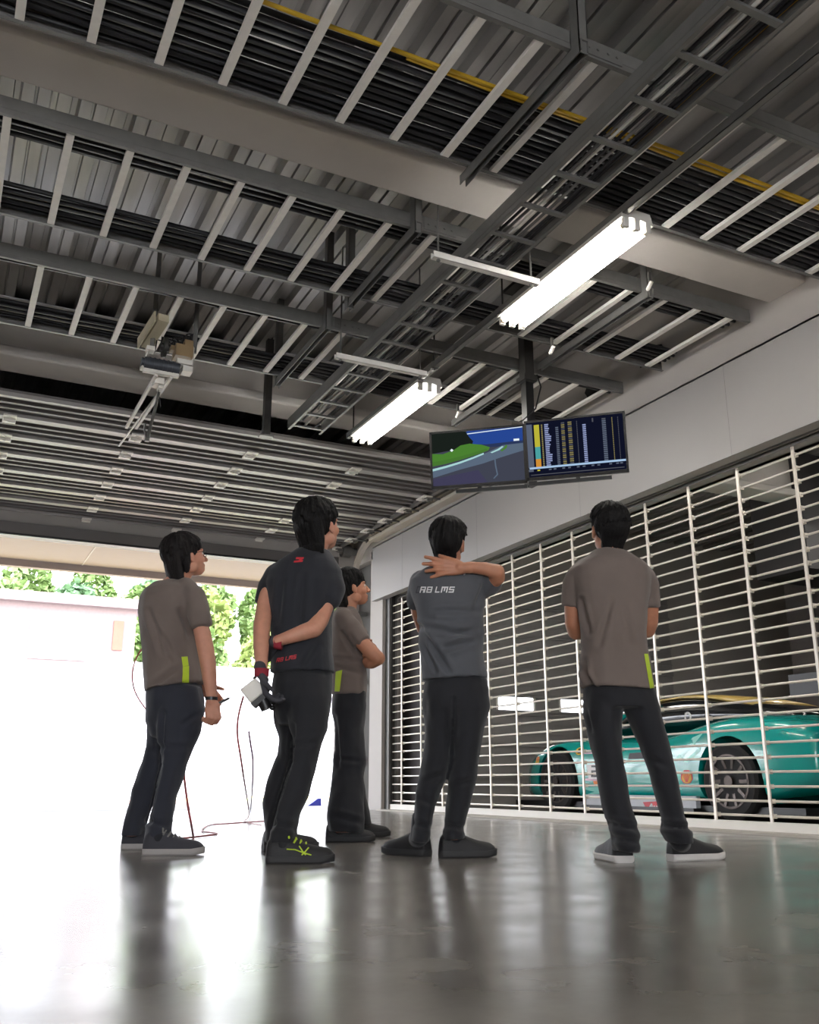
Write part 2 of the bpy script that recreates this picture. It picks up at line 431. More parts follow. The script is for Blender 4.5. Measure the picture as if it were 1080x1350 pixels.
for i in range(8):
    sd += 1
    end = [7.46, 7.3, 7.0, 7.44, 7.2, 6.6, 7.4, 7.1][i]
    cable(1.2, end, 2.53+.033*i, ZL+.034, .009, [M['gcable'], M['cable'], M['gcable'], M['rung'], M['cable'], M['gcable'], M['cable'], M['cable']][i],
          ['thin grey line along the narrow cable ladder, at its left rail', 'thin black cable second from the left rail of the narrow cable ladder', 'thin grey line third from the left rail of the narrow cable ladder', 'pale conduit along the middle of the narrow cable ladder',
           'thin black cable just right of the pale conduit on the narrow ladder', 'short grey line on the narrow cable ladder, right of the pale conduit', 'thin black cable next to the one at the right rail of the narrow ladder', 'thin black cable against the right rail of the narrow cable ladder'][i], 'lines on the narrow cable ladder', sd, 'y')
sd += 1
cable(1.2, 3.6, 2.772, ZL+.05, .008, M['yellow'], 'short yellow cable on the near end of the narrow cable ladder', None, sd, 'y')
for y, lb in ((4.33, 'grey hung crossbar under the narrow cable ladder, beside the near light'), (5.85, 'grey hung crossbar under the narrow cable ladder, nearest its far end')):
    c = thing('trapeze_hanger', lb, 'hanger', (2.65, y, ZL-.05), 'crossbars hung under the narrow cable ladder')
    b = MB(); b.box((2.29, y-.02, ZL-.045), (3.03, y-.017, ZL-.004)); b.box((2.29, y+.017, ZL-.045), (3.03, y+.02, ZL-.004)); b.box((2.29, y-.02, ZL-.045), (3.03, y+.02, ZL-.042)); build(b, 'crossbar', M['rung'], c)
    for x in (2.33, 2.98):
        b = MB(); b.cyl((x, y, ZL-.06), (x, y, 4.26), .0055, n=6); b.cyl((x, y, ZL-.055), (x, y, ZL-.045), .012, n=6); b.cyl((x, y, ZL-.004), (x, y, ZL+.006), .012, n=6); build(b, 'threaded_rod', M['galv'], c)
# ================================================================ strut arms and drop posts that carry the trays
def tray_support(x, y0, y1, zp, yp, label):
    c = thing('tray_support', label, 'bracket', (x, (y0+y1)/2, ZT-.07), 'supports under the cable trays')
    b = MB(); b.box((x-.02, y0, ZT-.062), (x-.016, y1, ZT-.003)); b.box((x+.016, y0, ZT-.062), (x+.02, y1, ZT-.003)); b.box((x-.02, y0, ZT-.007), (x+.02, y1, ZT-.003)); build(b, 'arm', M['galv'], c)
    for y in yp:
        b = MB(); b.box((x-.024, y-.03, ZT-.07), (x+.024, y-.026, zp)); b.box((x-.024, y-.03, ZT-.07), (x-.02, y+.03, zp)); b.box((x+.02, y-.03, ZT-.07), (x+.024, y+.03, zp)); build(b, 'drop_post', M['galv'], c)
tray_support(2.22, 4.36, 5.47, 4.26, (4.4, 5.43), 'steel arm with posts under the tray behind the pale beam, left of the ladder')
tray_support(2.2, 5.76, 6.95, 4.26, (5.79, 6.92), 'steel arm with posts under the tray above the door opener, left of the ladder')
tray_support(2.24, 2.76, 3.87, 4.26, (2.8,), 'steel arm under the tray in front of the pale beam, left of the narrow ladder')
tray_support(3.97, 4.36, 5.70, 4.26, (4.4,), 'steel arm under the tray behind the pale beam, close to the right wall')
tray_support(3.95, 5.80, 7.08, 4.26, (5.83,), 'steel arm under the second tray behind the pale beam, close to the monitor pole')
c = thing('drop_post', 'dark steel post dropping from the ceiling to the front edge of the open door', 'post', (2.32, 7.55, 3.27))
b = MB(); b.box((2.29, 7.53, 3.27), (2.35, 7.59, 4.26)); build(b, 'post', M['dark'], c)
b = MB(); b.box((2.26, 7.52, 3.26), (2.38, 7.60, 3.275)); b.box((2.30, 7.59, 3.275), (2.34, 7.66, 3.35)); build(b, 'foot_bracket', M['galv'], c)
# ================================================================ lighting channel and fluorescent lights
c = thing('light_channel', 'long grey steel channel running lengthwise that carries both fluorescent lights', 'channel', (3.13, 4.8, 3.45))
b = MB(); b.box((3.11, 1.0, 3.40), (3.114, 7.62, 3.45)); b.box((3.146, 1.0, 3.40), (3.15, 7.62, 3.45)); b.box((3.11, 1.0, 3.40), (3.15, 7.62, 3.404)); build(b, 'channel', M['galv'], c)
for y in (2.2, 4.9, 5.9, 7.5):
    b = MB(); b.cyl((3.13, y, 3.39), (3.13, y, 4.2), .006, n=6); b.box((3.10, y-.02, 3.395), (3.16, y+.02, 3.40)); build(b, 'threaded_rod', M['dark'], c)
tube_m = emit('fluorescent_tube', (255, 250, 242), 34)
cap_m = mat('tube_cap', (230, 214, 176), .4, .2)
def light(y0, y1, label):
    x = 3.215; zt = 3.345
    t = thing('fluorescent_light', label, 'ceiling light', (x, (y0+y1)/2, zt-.03), 'three-tube fluorescent lights')
    b = MB()
    pr = [(-.115, .03), (-.095, .10), (.095, .10), (.115, .03), (.11, .03), (.05, .045), (-.05, .045), (-.11, .03)]
    rings = [[(x+px, y, zt+pz) for px, pz in pr] for y in (y0, y1)]
    b.loft(rings); build(b, 'housing', M['white'], t)
    for s in (-1, 0, 1):
        xx = x+s*.078
        b = MB(); b.cyl((xx, y0+.035, zt), (xx, y1-.035, zt), .0162, n=14); o = build(b, 'tube', tube_m, t)
        for ya, yb in ((y0+.02, y0+.04), (y1-.04, y1-.02)):
            b = MB(); b.cyl((xx, ya, zt), (xx, yb, zt), .0172, n=14); build(b, 'end_cap', cap_m, o)
        for ya, yb in ((y0, y0+.022), (y1-.022, y1)):
            b = MB(); b.box((xx-.018, ya, zt-.022), (xx+.018, yb, zt+.05)); build(b, 'socket', M['white'], t)
    return t
light(3.60, 4.93, 'lit three-tube fluorescent light nearest the camera, under the pale beam')
light(6.14, 7.50, 'lit three-tube fluorescent light farther back, left of the monitors')
for y in (-5.4, -2.9, -.4): light(y, y+1.33, 'lit three-tube fluorescent light behind the camera')
# second row over the other half of the bay and unseen lights added to brighten the next bay
def far_light(x, y, label):
    t = thing('fluorescent_light', label, 'ceiling light', (x, y+.65, 3.31), 'three-tube fluorescent lights')
    b = MB(); b.box((x-.1, y, 3.38), (x+.1, y+1.3, 3.44)); build(b, 'housing', M['white'], t)
    for yy in (y+.2, y+1.1):
        b = MB(); b.cyl((x, yy, 3.43), (x, yy, 4.27), .006, n=6); build(b, 'threaded_rod', M['dark'], t)
    for s in (-1, 0, 1):
        b = MB(); b.cyl((x+s*.075, y+.02, 3.345), (x+s*.075, y+1.28, 3.345), .0162, n=10); build(b, 'tube', tube_m, t)
for y in (-5.4, -2.9, -.4, 2.1): far_light(-3.4, y, 'lit fluorescent light of the row over the left half of the bay, out of view')
for x_, y in ((7.9, 1.2), (7.9, 4.2), (9.7, 5.8), (11.6, 7.2), (5.95, 3.6), (5.95, 6.2), (5.95, 8.8)): far_light(x_, y, 'lit fluorescent light added out of view to brighten the next bay')

# ================================================================ electric door opener
YO = 6.3
o = thing('door_opener', 'electric door opener with motor, gearbox and pull arm hung above the open door', 'door opener', atY(226, 492, YO))
def Y(x, y, d=0): return atY(x, y, YO+d)
tan = mat('tan_cover', (150, 126, 92), .5, var=.05); cream = mat('cream_bracket', (206, 196, 168), .45); mot = mat('motor_grey', (72, 76, 84), .45, .2)
b = MB(); p = atZ(216, 419, 3.47); q = atZ(193, 455, 3.40); b.bar(p, q, .075, .06); b.bar(p+V((-.06, 0, .0)), q+V((-.06, 0, 0)), .01, .09); build(b, 'arm_bracket', cream, o)
b = MB(); b.obox(Y(241, 466), (1,0,0), (0,1,0), (0,0,1), .062, .06, .045); b.obox(Y(229, 461, .02), (1,0,0), (0,1,0), (0,0,1), .026, .035, .018); b.obox(Y(247, 461, .0), (1,0,0), (0,1,0), (0,0,1), .03, .05, .055); build(b, 'gearbox', tan, o)
b = MB(); b.cyl(Y(190, 478), Y(236, 487), .045, n=22); b.cyl(Y(186, 477), Y(191, 478), .034, n=20)
for k in range(6):
    pa = Y(190, 478).lerp(Y(236, 487), .15+.13*k); ax = (Y(236, 487)-Y(190, 478)).normalized(); b.cyl(pa-ax*.005, pa+ax*.005, .049, n=22)
build(b, 'motor', mot, o)
b = MB(); c0 = Y(217, 458, -.02); b.cyl(c0-V((.012,0,0)), c0+V((.012,0,0)), .075, n=28); b.cyl(c0-V((.03,0,0)), c0+V((.03,0,0)), .03, n=14); build(b, 'chain_wheel', M['dark'], o)
b = MB()
for (x, y, dd, hx_, hy, hz) in ((212, 492, 0, .125, .02, .012), (243, 478, -.03, .055, .02, .018), (246, 489, 0, .035, .045, .022), (198, 461, 0, .028, .035, .016), (188, 482, .02, .013, .03, .028)): b.obox(Y(x, y, dd), (1,0,0), (0,1,0), (0,0,1), hx_, hy, hz)
b.bar(Y(196, 462), Y(188, 484), .012, .03, FH); b.bar(Y(255, 458), Y(252, 486), .014, .03, FH)
build(b, 'mounting_plate', M['white'], o)
r0 = Y(206, 494); r1 = Y(226, 496)
b = MB(); b.bar(r0, (r0.x, 7.45, r0.z), .02, .025); b.bar(r1, (r1.x-.03, 7.45, r1.z), .02, .025); b.bar(r1, (r1.x-.03, 8.3, r1.z+.12), .012, .012); build(b, 'rail', M['rung'], o)
b = MB(); b.obox(Y(209, 503, .1), (1,0,0), (0,1,0), (0,0,1), .032, .05, .034); b.obox(Y(211, 510, .12), (1,0,0), (0,1,0), (0,0,1), .016, .04, .024); build(b, 'trolley', M['white'], o)
e0, e1, e2 = Y(211, 512, .15), Y(203, 545, .35), Y(194, 579, .55)
b = MB(); b.tube([e0, e1, e2], [.010, .012, .013], 10); b.tube([Y(192, 558, .45), Y(190, 566, .5), e2], .007, 8); b.obox(e2, (1,0,0), (0,1,0), (0,0,1), .016, .016, .018); build(b, 'pull_arm', M['galv'], o)
WR = [([Y(204+7*k, 464, .05), Y(207+7*k, 448-4*(k % 2), .05), Y(216+6*k, 450, .03), Y(232+2*k, 462, .03)], .006) for k in range(6)]
WR += [([Y(240+4*k, 456, .0), Y(242+4*k, 444-3*(k % 2), .03), Y(250+2*k, 440, .05), Y(258, 452, .05)], .005) for k in range(4)]+[([Y(213, 497, .1), Y(209, 515, .12), Y(212, 536, .15)], .003)]
for pth, r_ in WR:
    b = MB(); b.tube(pth, r_, 6); build(b, 'wire', M['cable'], o)
for x in (200, 256):
    b = MB(); p = Y(x, 466, .04); b.bar(p, (p.x, p.y, 4.26), .03, .02, FH); build(b, 'hanger_strap', M['galv'], o)
# ================================================================ monitors on the ceiling pole
def tv_frame(c, yaw, tilt):
    r = V((math.cos(yaw), -math.sin(yaw), 0)); n = V((-math.sin(yaw), -math.cos(yaw), 0))
    n2 = n*math.cos(tilt)-Z*math.sin(tilt); u2 = Z*math.cos(tilt)+n*math.sin(tilt)
    return V(c), r, u2, n2
TW, TH = .73, .445
def television(c, yaw, tilt, label):
    C, r, u, n = tv_frame(c, yaw, tilt)
    t = thing('television', label, 'monitor', C-u*TH/2, 'monitors hung on the ceiling pole')
    b = MB(); b.obox(C-n*.02, r, u, n, TW/2, TH/2, .018)
    o = build(b, 'case', M['black'], t); bv = o.modifiers.new('b', 'BEVEL'); bv.width = .004; bv.segments = 2
    b = MB(); b.obox(C-n*.055, r, u, n, .24, .15, .02); b.obox(C-n*.08, r, u, n, .1, .1, .01); build(b, 'back_cover', M['black'], t)
    b = MB()
    for s in (-1, 1): b.obox(C+r*s*(TW/2-.008)+n*.001, r, u, n, .008, TH/2, .004)
    b.obox(C+u*(TH/2-.008)+n*.001, r, u, n, TW/2, .008, .004); b.obox(C-u*(TH/2-.012)+n*.001, r, u, n, TW/2, .012, .004)
    build(b, 'bezel', mat('gloss_bezel', (14, 14, 16), .2), t)
    return t, C, r, u, n
SX, SY0, SY1 = TW/2-.016, -TH/2+.024, TH/2-.016
def screen(t, C, r, u, n, layers, mats, name='screen'):
    b = MB()
    def P(a, c, k): return C + r*(-SX+2*SX*a) + u*(SY0+(SY1-SY0)*c) + n*(.001+.00015*k)
    for k, (mi, pts) in enumerate(layers):
        b.poly([P(a, c, k if k < 12 else 12+.3*(k % 3)) for a, c in pts], mi)
    return build(b, name, mats, t, None, fixn=False)
e = lambda n, c, s=1.0: emit(n, c, s)
t, C, r, u, n = television((3.435, 5.79, 2.69), R(40.2), R(8.5), 'left hung monitor showing a race track with green grass under a blue sky')
sm = [e('scr_asphalt', (62, 65, 78), .85), e('scr_dark', (24, 30, 26), .9), e('scr_blue', (36, 66, 138), .9), e('scr_navy', (40, 52, 84), .9), e('scr_green', (70, 120, 46), .9), e('scr_line', (150, 190, 190), 1), e('scr_light_road', (84, 98, 116), .9), e('scr_white', (210, 220, 225), 1), e('scr_olive', (64, 108, 44), .95), e('scr_violet', (60, 58, 82), .9)]
def band(pts, w):
    return pts + [(a, c-w*(1-.5*a)) for a, c in reversed(pts)]
curve = [(0, .33), (.15, .375), (.3, .43), (.45, .50), (.57, .565)]
edge2 = [(0, .20), (.2, .27), (.45, .37), (.6, .45), (.72, .55), (.79, .65), (.8, .70)]
L = [(0, [(0,0),(1,0),(1,1),(0,1)]),
     (9, [(0,0),(.6,0),(.5,.25),(0,.14)]),
     (2, [(.40,1),(.37,.96),(.43,.80),(.48,.70),(1,.70),(1,1)]),
     (3, [(.48,.74),(.6,.72),(1,.74),(1,.66),(.5,.66)]),
     (1, [(0,1),(.38,1),(.42,.88),(.46,.80),(.44,.70),(0,.62)]),
     (6, [(0,.33),(.15,.375),(.3,.43),(.45,.50),(.6,.56),(.78,.68),(1,.69),(1,.55),(.75,.45),(.55,.36),(.3,.28),(0,.16)]),
     (4, [(0,.38),(0,.62),(.12,.60),(.24,.66),(.32,.74),(.42,.76),(.55,.72),(.64,.66),(.62,.60),(.5,.54),(.3,.46),(.15,.41)]),
     (8, [(0,.38),(0,.46),(.2,.50),(.4,.56),(.6,.64),(.62,.60),(.5,.54),(.3,.46),(.15,.41)]),
     (5, band(curve, .045)), (5, [(.64,.56),(.72,.61),(.77,.66),(.79,.65),(.74,.59),(.66,.545)]), (4, [(.75,.58),(.80,.64),(.81,.68),(.83,.67),(.82,.62),(.77,.56)]),
     (7, [(.20,.66),(.22,.69),(.24,.66),(.22,.63)]), (7, [(.90,.74),(.96,.74),(.96,.78),(.90,.78)]),
     (6, [(.68,.43),(.685,.30),(.70,.14),(.66,.07),(.67,.06),(.715,.13),(.70,.30),(.695,.43)]), (7, [(.395,.955),(1,1),(1,.985),(.40,.94)])]
screen(t, C, r, u, n, L, sm)
TVL = (C, r, u, n)
t, C, r, u, n = television((3.925, 5.225, 2.672), R(43), R(9.5), 'right hung monitor showing a dark timing table with coloured columns')
sm = [e('tm_navy', (14, 17, 34), .9), e('tm_grey', (84, 92, 108), .9), e('tm_yellow', (170, 164, 52), .95), e('tm_cyan', (70, 150, 150), .9), e('tm_orange', (190, 130, 50), .95), e('tm_text', (132, 142, 180), .95), e('tm_olive', (120, 112, 74), .9), e('tm_bar', (150, 176, 205), 1), e('tm_dim', (74, 76, 84), .9)]
def rc(a, b_, c, d): return [(a, c), (b_, c), (b_, d), (a, d)]
L = [(0, rc(0, 1, 0, 1)), (1, rc(.0, .06, .17, .97))]
rows = 21; rr = random.Random(4)
for i in range(rows):
    c1 = .95-.037*i; c0 = c1-.030
    L.append((2 if i < 11 else 3 if i < 17 else 4, rc(.08, .135, c0-.004, c1+.003)))
    L.append((6, rc(.155, .17, c0, c1))); L.append((5, rc(.19, .19+rr.uniform(.035, .07), c0+.006, c1)))
    L.append((1, rc(.305, .335, c0+.006, c1))) if i > 1 else None
    L.append((6 if i % 3 else 8, rc(.365, .40, c0+.006, c1))); L.append((6 if (i+1) % 3 else 8, rc(.435, .475, c0+.006, c1)))
    L.append((8, rc(.525, .532, c0, c1))); L.append((5 if i > 1 else 0, rc(.585, .62, c0+.006, c1)))
    L.append((1 if i > 0 else 8, rc(.785, .825, c0+.004, c1))); L.append((6, rc(.885, .893, c0, c1))); L.append((8, rc(.945, .951, c0, c1)))
L += [(8, rc(.685, .70, .90, .97)), (7, rc(.01, 1, .145, .18)), (1, rc(.0, .05, .10, .14))]
for a in (.09, .21, .26, .35, .41, .5, .56, .65, .71, .83, .9, .94): L.append((2 if a == .09 else 1, rc(a, a+.028, .105, .13)))
L.append((8, rc(.02, .98, .03, .045)))
screen(t, C, r, u, n, L, sm)
TVR = (C, r, u, n)
pc = atD(695.5, 520, TVL[0].dot(FH)+.13)
t = thing('monitor_mount', 'black square pole and bars that hang both monitors from the ceiling', 'monitor mount', (pc.x, pc.y, 2.4))
b = MB(); b.box((pc.x-.035, pc.y-.035, 2.5), (pc.x+.035, pc.y+.035, 3.42)); build(b, 'pole', M['black'], t)
b = MB(); b.box((pc.x-.042, pc.y-.042, 3.35), (pc.x+.042, pc.y+.042, 4.2)); b.box((pc.x-.06, pc.y-.06, 3.36), (pc.x+.06, pc.y+.06, 3.40)); b.box((pc.x-.12, pc.y-.12, 4.17), (pc.x+.12, pc.y+.12, 4.2)); build(b, 'upper_sleeve', M['dark'], t)
for nm, (C, r, u, n), sgn in (('L', TVL, 1), ('R', TVR, -1)):
    b = MB(); b.bar(C-n*.08, (pc.x, pc.y, C.z), .05, .05); b.obox(C-n*.085, r, u, n, .12, .12, .006); build(b, 'arm', M['black'], t)
    lo = C-u*(TH/2+.022)-n*.03
    a0, a1 = (-.18, .36) if nm == 'L' else (-.36, .24)
    b = MB(); b.bar(lo+r*a0, lo+r*a1, .03, .026, u); b.bar(lo+r*.0+u*.0, lo+u*.2-n*.04, .03, .01); build(b, 'lower_bar', M['black'], t)
b = MB(); b.tube([V((pc.x-.05, pc.y-.05, 2.92)), V((pc.x-.09, pc.y-.04, 3.0)), V((pc.x+.03, pc.y-.06, 3.12)), V((pc.x+.2, pc.y+.1, 3.4)), V((pc.x+.22, pc.y+.2, 3.6))], .006, 6); build(b, 'power_lead', M['cable'], t)
# small white sensors clipped to the arms above the monitors
for (x, y, D, lb) in ((728, 461, 5.95, 'small white bulb-like sensor clipped under the tray right of the pole'), (604, 546, 7.4, 'small white sensor clipped under the tray above the left monitor'), (857, 376, 5.3, 'small white sensor clipped at the tray below the right end of the beam')):
    p = atD(x, y, D)
    s = thing('sensor', lb, 'sensor', p)
    b = MB(); b.cyl(p+V((0, -.02, .016)), p+V((0, .02, -.016)), .013, n=14); b.ell(p+V((0, .02, -.016)), .013, .013, .013); build(b, 'body', M['white'], s)
    b = MB(); b.box((p.x-.008, p.y-.008, p.z), (p.x+.008, p.y+.008, p.z+.09)); build(b, 'clip', M['dark'], s)
# ragged cable hole in the wall
for (x, y, w, lb) in ((860, 470, .16, 'ragged dark cable hole high in the right wall, the nearer one'), (783, 512, .13, 'ragged dark cable hole high in the right wall, above the right monitor')):
    p = atX(x, y, 5.0); b = MB()
    rr = random.Random(x); pts = [(4.991, p.y+w*math.cos(a)*(1+rr.uniform(-.25, .15)), p.z+.1*math.sin(a)*(1+rr.uniform(-.3, .2))) for a in [2*math.pi*i/16 for i in range(16)]]
    b = MB(); b.prism(pts, (.0085, 0, 0)); tag(build(b, 'wall_hole', M['black'], None, None), lb, 'hole in wall')
# ================================================================ next bay: closed door with windows
d = thing('sectional_door', 'closed grey sectional door of the next bay with lit window panes, behind the grille', 'garage door', (8.1, 11.9, 0))
pnl = mat('next_door_panel', (150, 146, 144), .6, var=.05)
WIN = [(6.2, 6.82), (7.28, 7.92), (8.38, 9.02), (9.45, 10.1)]
zs = [0, .42, .86, 1.30, 1.56, 2.0, 2.44, 2.88, 3.25]
for k in range(8):
    z0, z1 = zs[k], zs[k+1]; b = MB()
    if k == 3:
        xs = [5.6]+[v for w in WIN for v in w]+[10.6]
        b.box((5.6, 11.86, z0-.002), (10.6, 11.9, z0+.03)); b.box((5.6, 11.86, z1-.03), (10.6, 11.9, z1+.002))
        for i in range(0, len(xs), 2): b.box((xs[i], 11.86, z0+.03), (xs[i+1], 11.9, z1-.03))
    else: b.box((5.6, 11.86, z0-.002), (10.6, 11.9, z1+.002))
    for yy in [z0+.02, z1-.02]: b.box((5.6, 11.83, yy-.016), (10.6, 11.86, yy+.016))
    if k != 3:
        for q in (.33, .66): b.box((5.6, 11.845, z0+(z1-z0)*q-.012), (10.6, 11.86, z0+(z1-z0)*q+.012))
    build(b, 'door_panel', pnl, d)
gl = bpy.data.materials.new('clear_pane'); gl.use_nodes = True
nn, ll = gl.node_tree.nodes, gl.node_tree.links; nn.remove(nn['Principled BSDF'])
ta, gs, mx = nn.new('ShaderNodeBsdfTransparent'), nn.new('ShaderNodeBsdfGlossy'), nn.new('ShaderNodeMixShader'); gs.inputs['Roughness'].default_value = .05
mx.inputs[0].default_value = .06; ll.new(ta.outputs[0], mx.inputs[1]); ll.new(gs.outputs[0], mx.inputs[2]); ll.new(mx.outputs[0], nn['Material Output'].inputs[0])
for x0, x1 in WIN:
    b = MB(); b.box((x0, 11.876, 1.33), (x1, 11.880, 1.53)); w = build(b, 'window_pane', gl, d)
    b = MB()
    for lo, hi in (((x0-.02, 11.85, 1.31), (x1+.02, 11.86, 1.335)), ((x0-.02, 11.85, 1.525), (x1+.02, 11.86, 1.55)), ((x0-.02, 11.85, 1.335), (x0+.012, 11.86, 1.525)), ((x1-.012, 11.85, 1.335), (x1+.02, 11.86, 1.525))): b.box(lo, hi)
    build(b, 'pane_frame', M['white'], w)
# things just behind the grille at its far end
p = atX(539, 1068, 5.55)
t = thing('fire_extinguisher', 'red fire extinguisher on the floor behind the far end of the grille', 'fire extinguisher', (5.55, p.y, 0))
red = mat('red_paint', (168, 28, 40), .35, coat=.4)
b = MB(); rings = []
for z, r_ in ((0, .06), (.01, .07), (.36, .07), (.40, .06), (.43, .03), (.45, .025)): rings.append([(5.55+r_*math.cos(a), p.y+r_*math.sin(a), z) for a in [2*math.pi*i/20 for i in range(20)]])
b.loft(rings); build(b, 'cylinder', red, t)
b = MB(); b.box((5.53, p.y-.02, .45), (5.57, p.y+.02, .48)); b.bar((5.55, p.y, .48), (5.45, p.y-.04, .52), .02, .015); b.bar((5.55, p.y, .47), (5.45, p.y-.04, .47), .02, .01); build(b, 'valve_handle', M['black'], t)
b = MB(); b.tube([(5.55, p.y-.02, .46), (5.56, p.y-.09, .42), (5.56, p.y-.1, .25), (5.55, p.y-.09, .1)], .012, 8); build(b, 'hose', M['black'], t)
b = MB(); b.box((5.479, p.y-.03, .16), (5.484, p.y+.03, .26)); build(b, 'label_panel', M['white'], t)
for (x, lb, yb) in ((533, 'thin white pipe standing behind the far end of the grille', .03), (540, 'thicker white pipe standing behind the far end of the grille', .045)):
    p = atX(x, 1000, 5.42); b = MB(); b.cyl((5.42, p.y, 0), (5.42, p.y, 1.42), yb*.6, n=12); b.box((5.4, p.y-yb, 1.42), (5.46, p.y+yb, 1.52)); b.cyl((5.42, p.y, 1.52), (5.42, p.y, 1.7), yb*.4, n=10)
    tag(build(b, 'pipe', M['white']), lb, 'pipe')
p = atX(527, 800, 5.34)
b = MB(); b.box((5.34, p.y-.12, 2.28), (5.42, p.y+.06, 2.5)); tag(build(b, 'control_box', red), 'dark red box high on the wall behind the far top corner of the grille', 'control box')
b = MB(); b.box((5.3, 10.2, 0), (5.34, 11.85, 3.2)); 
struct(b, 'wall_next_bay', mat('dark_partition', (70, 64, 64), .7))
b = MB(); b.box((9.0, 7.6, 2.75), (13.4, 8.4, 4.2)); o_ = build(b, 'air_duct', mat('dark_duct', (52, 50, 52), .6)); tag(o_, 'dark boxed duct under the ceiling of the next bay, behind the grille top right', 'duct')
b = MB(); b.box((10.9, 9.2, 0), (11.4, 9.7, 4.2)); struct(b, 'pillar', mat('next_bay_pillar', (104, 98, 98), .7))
# ================================================================ outside
gm = mat('pit_lane_asphalt', (176, 174, 172), .85, var=.05, scale=3)
b = MB(); b.box((-120, OP+.05, -.15), (150, 160, -.004)); struct(b, 'ground', gm)
wm = mat('white_concrete', (226, 222, 218), .8, var=.03)
b = MB(); b.box((-14, 12.15, 4.0), (20, 17.2, 4.25)); b.box((-14, 17.05, 3.88), (20, 17.2, 4.0)); struct(b, 'ceiling_canopy', mat('canopy_soffit', (128, 116, 111), .8, var=.02))
b = MB()
for x in (-6, -2, 2, 6, 10): b.box((x-.01, 12.2, 3.992), (x+.01, 17.05, 4.0))
struct(b, 'trim_canopy', mat('soffit_joint', (150, 142, 138), .7))
# painted blocks on the pit lane
pal = [mat('paint_yellow', (236, 214, 140), .7), mat('paint_red', (232, 160, 140), .7), mat('paint_green', (206, 216, 150), .7)]
bx = -4.0; i = 0; rr = random.Random(2)
names = ['yellow', 'red', 'green']
mm = [0, 1, 0, 0, 2, 0, 1, 0, 2, 0, 0, 1]
for i in range(12):
    b = MB(); w = .9; b.box((bx, 16.0, -.004), (bx+w, 22.5, .002))
    tag(build(b, 'painted_marking', pal[mm[i]], None, None), 'pale painted block in the row across the pit lane outside', 'ground marking', 'painted blocks across the pit lane')
    bx += 1.15
# pit wall
b = MB(); b.box((-60, 31, 0), (90, 31.3, 1.1)); b.box((-60, 30.95, 1.1), (90, 31.35, 1.18)); tag(build(b, 'pit_wall', wm), 'low white pit wall running across beyond the pit lane', 'wall')
# grandstand
t = thing('grandstand', 'white stepped grandstand across the track, below the trees', 'grandstand', (10, 60, 0))
b = MB()
for k in range(14): b.box((-70, 52+k*.9, 0), (90, 53+k*.9, 1.2+k*.46))
b.box((-70, 64.6, 0), (90, 65.2, 8.0)); build(b, 'terrace', wm, t)
seatm = mat('seat_row', (206, 200, 200), .7)
for k in range(13):
    b = MB()
    for j in range(60): b.box((-30+j*1.0, 52.3+k*.9, 1.2+k*.46), (-29.3+j*1.0, 52.5+k*.9, 1.62+k*.46))
    build(b, 'seat_row', seatm, t)
bx1, bz = atY(191, 800, 40).x, atY(175, 792, 40).z
t = thing('hospitality_building', 'pale pink low building far outside at the left, beside the grandstand', 'building', (bx1-7, 42, 0))
b = MB(); b.box((bx1-14, 40, 0), (bx1-.3, 46, bz-.4)); b.box((bx1-14.4, 39.6, bz-.4), (bx1, 46.4, bz)); build(b, 'wall', mat('pink_render', (128, 110, 107), .8), t)
b = MB(); b.box((bx1-1.2, 39.92, bz-2.1), (bx1-.8, 40, bz-.9)); build(b, 'sign_panel', mat('rust_sign', (140, 84, 66), .7), t)
b = MB(); b.box((bx1-4.4, 39.92, bz-2.6), (bx1-2.2, 40, bz-1.0)); build(b, 'window', mat('pale_glass', (190, 198, 205), .2), t)
# hill and trees
b = MB(); pts = []
nx, ny = 40, 10
for j in range(ny+1):
    for i_ in range(nx+1):
        x = -90+i_*6; y = 66+j*7; z = (1-math.exp(-j*.35))*13+1.6*noise.noise(V((x*.03, y*.05, 3)))*min(j, 3)
        pts.append((x, y, z))
b.add(pts, [(j*(nx+1)+i_, j*(nx+1)+i_+1, (j+1)*(nx+1)+i_+1, (j+1)*(nx+1)+i_) for j in range(ny) for i_ in range(nx)])
struct(b, 'hill', mat('grass_slope', (124, 140, 60), .9, var=.15, scale=.4), 60)
leafs = [mat('leaf_a', (112, 134, 76), .8, var=.2, scale=2), mat('leaf_b', (136, 150, 84), .8, var=.2, scale=2), mat('leaf_c', (92, 122, 84), .8, var=.2, scale=2)]
bark = mat('bark', (110, 96, 84), .9)
lb = {}
def tree(x, y, z, h, w, k, label, seed):
    rr = random.Random(seed)
    t = thing('tree', label, 'tree', (x, y, z), 'trees on the slope behind the grandstand')
    b = MB(); b.tube([(x, y, z), (x+.1, y, z+h*.3), (x, y+.1, z+h*.7)], [.22, .16, .06], 8); build(b, 'trunk', bark, t)
    b = MB()
    for q in range(1000):
        a, c, s = rr.uniform(0, 6.283), rr.uniform(-1, 1), rr.uniform(.55, 1)**.5
        lump = 1+.25*noise.noise(V((math.cos(a)*1.6+seed, math.sin(a)*1.6, c*1.6)))
        rad = w*s*lump*math.sqrt(max(0, 1-c*c)); p = V((x+rad*math.cos(a), y+rad*math.sin(a), z+h*.62+c*h*.42*s*lump))
        d1 = V((rr.uniform(-1, 1), rr.uniform(-1, 1), rr.uniform(-.6, .6))).normalized(); d2 = d1.cross(V((rr.uniform(-1, 1), rr.uniform(-1, 1), rr.uniform(-1, 1)))).normalized(); sz = w*rr.uniform(.10, .19)
        b.add([p-d1*sz-d2*sz*.5, p+d1*sz*.3-d2*sz*.8, p+d1*sz, p+d1*sz*.2+d2*sz*.8], [(0, 1, 2, 3)])
    build(b, 'crown', leafs[k], t, None, fixn=False)
rr = random.Random(5)
specs = []
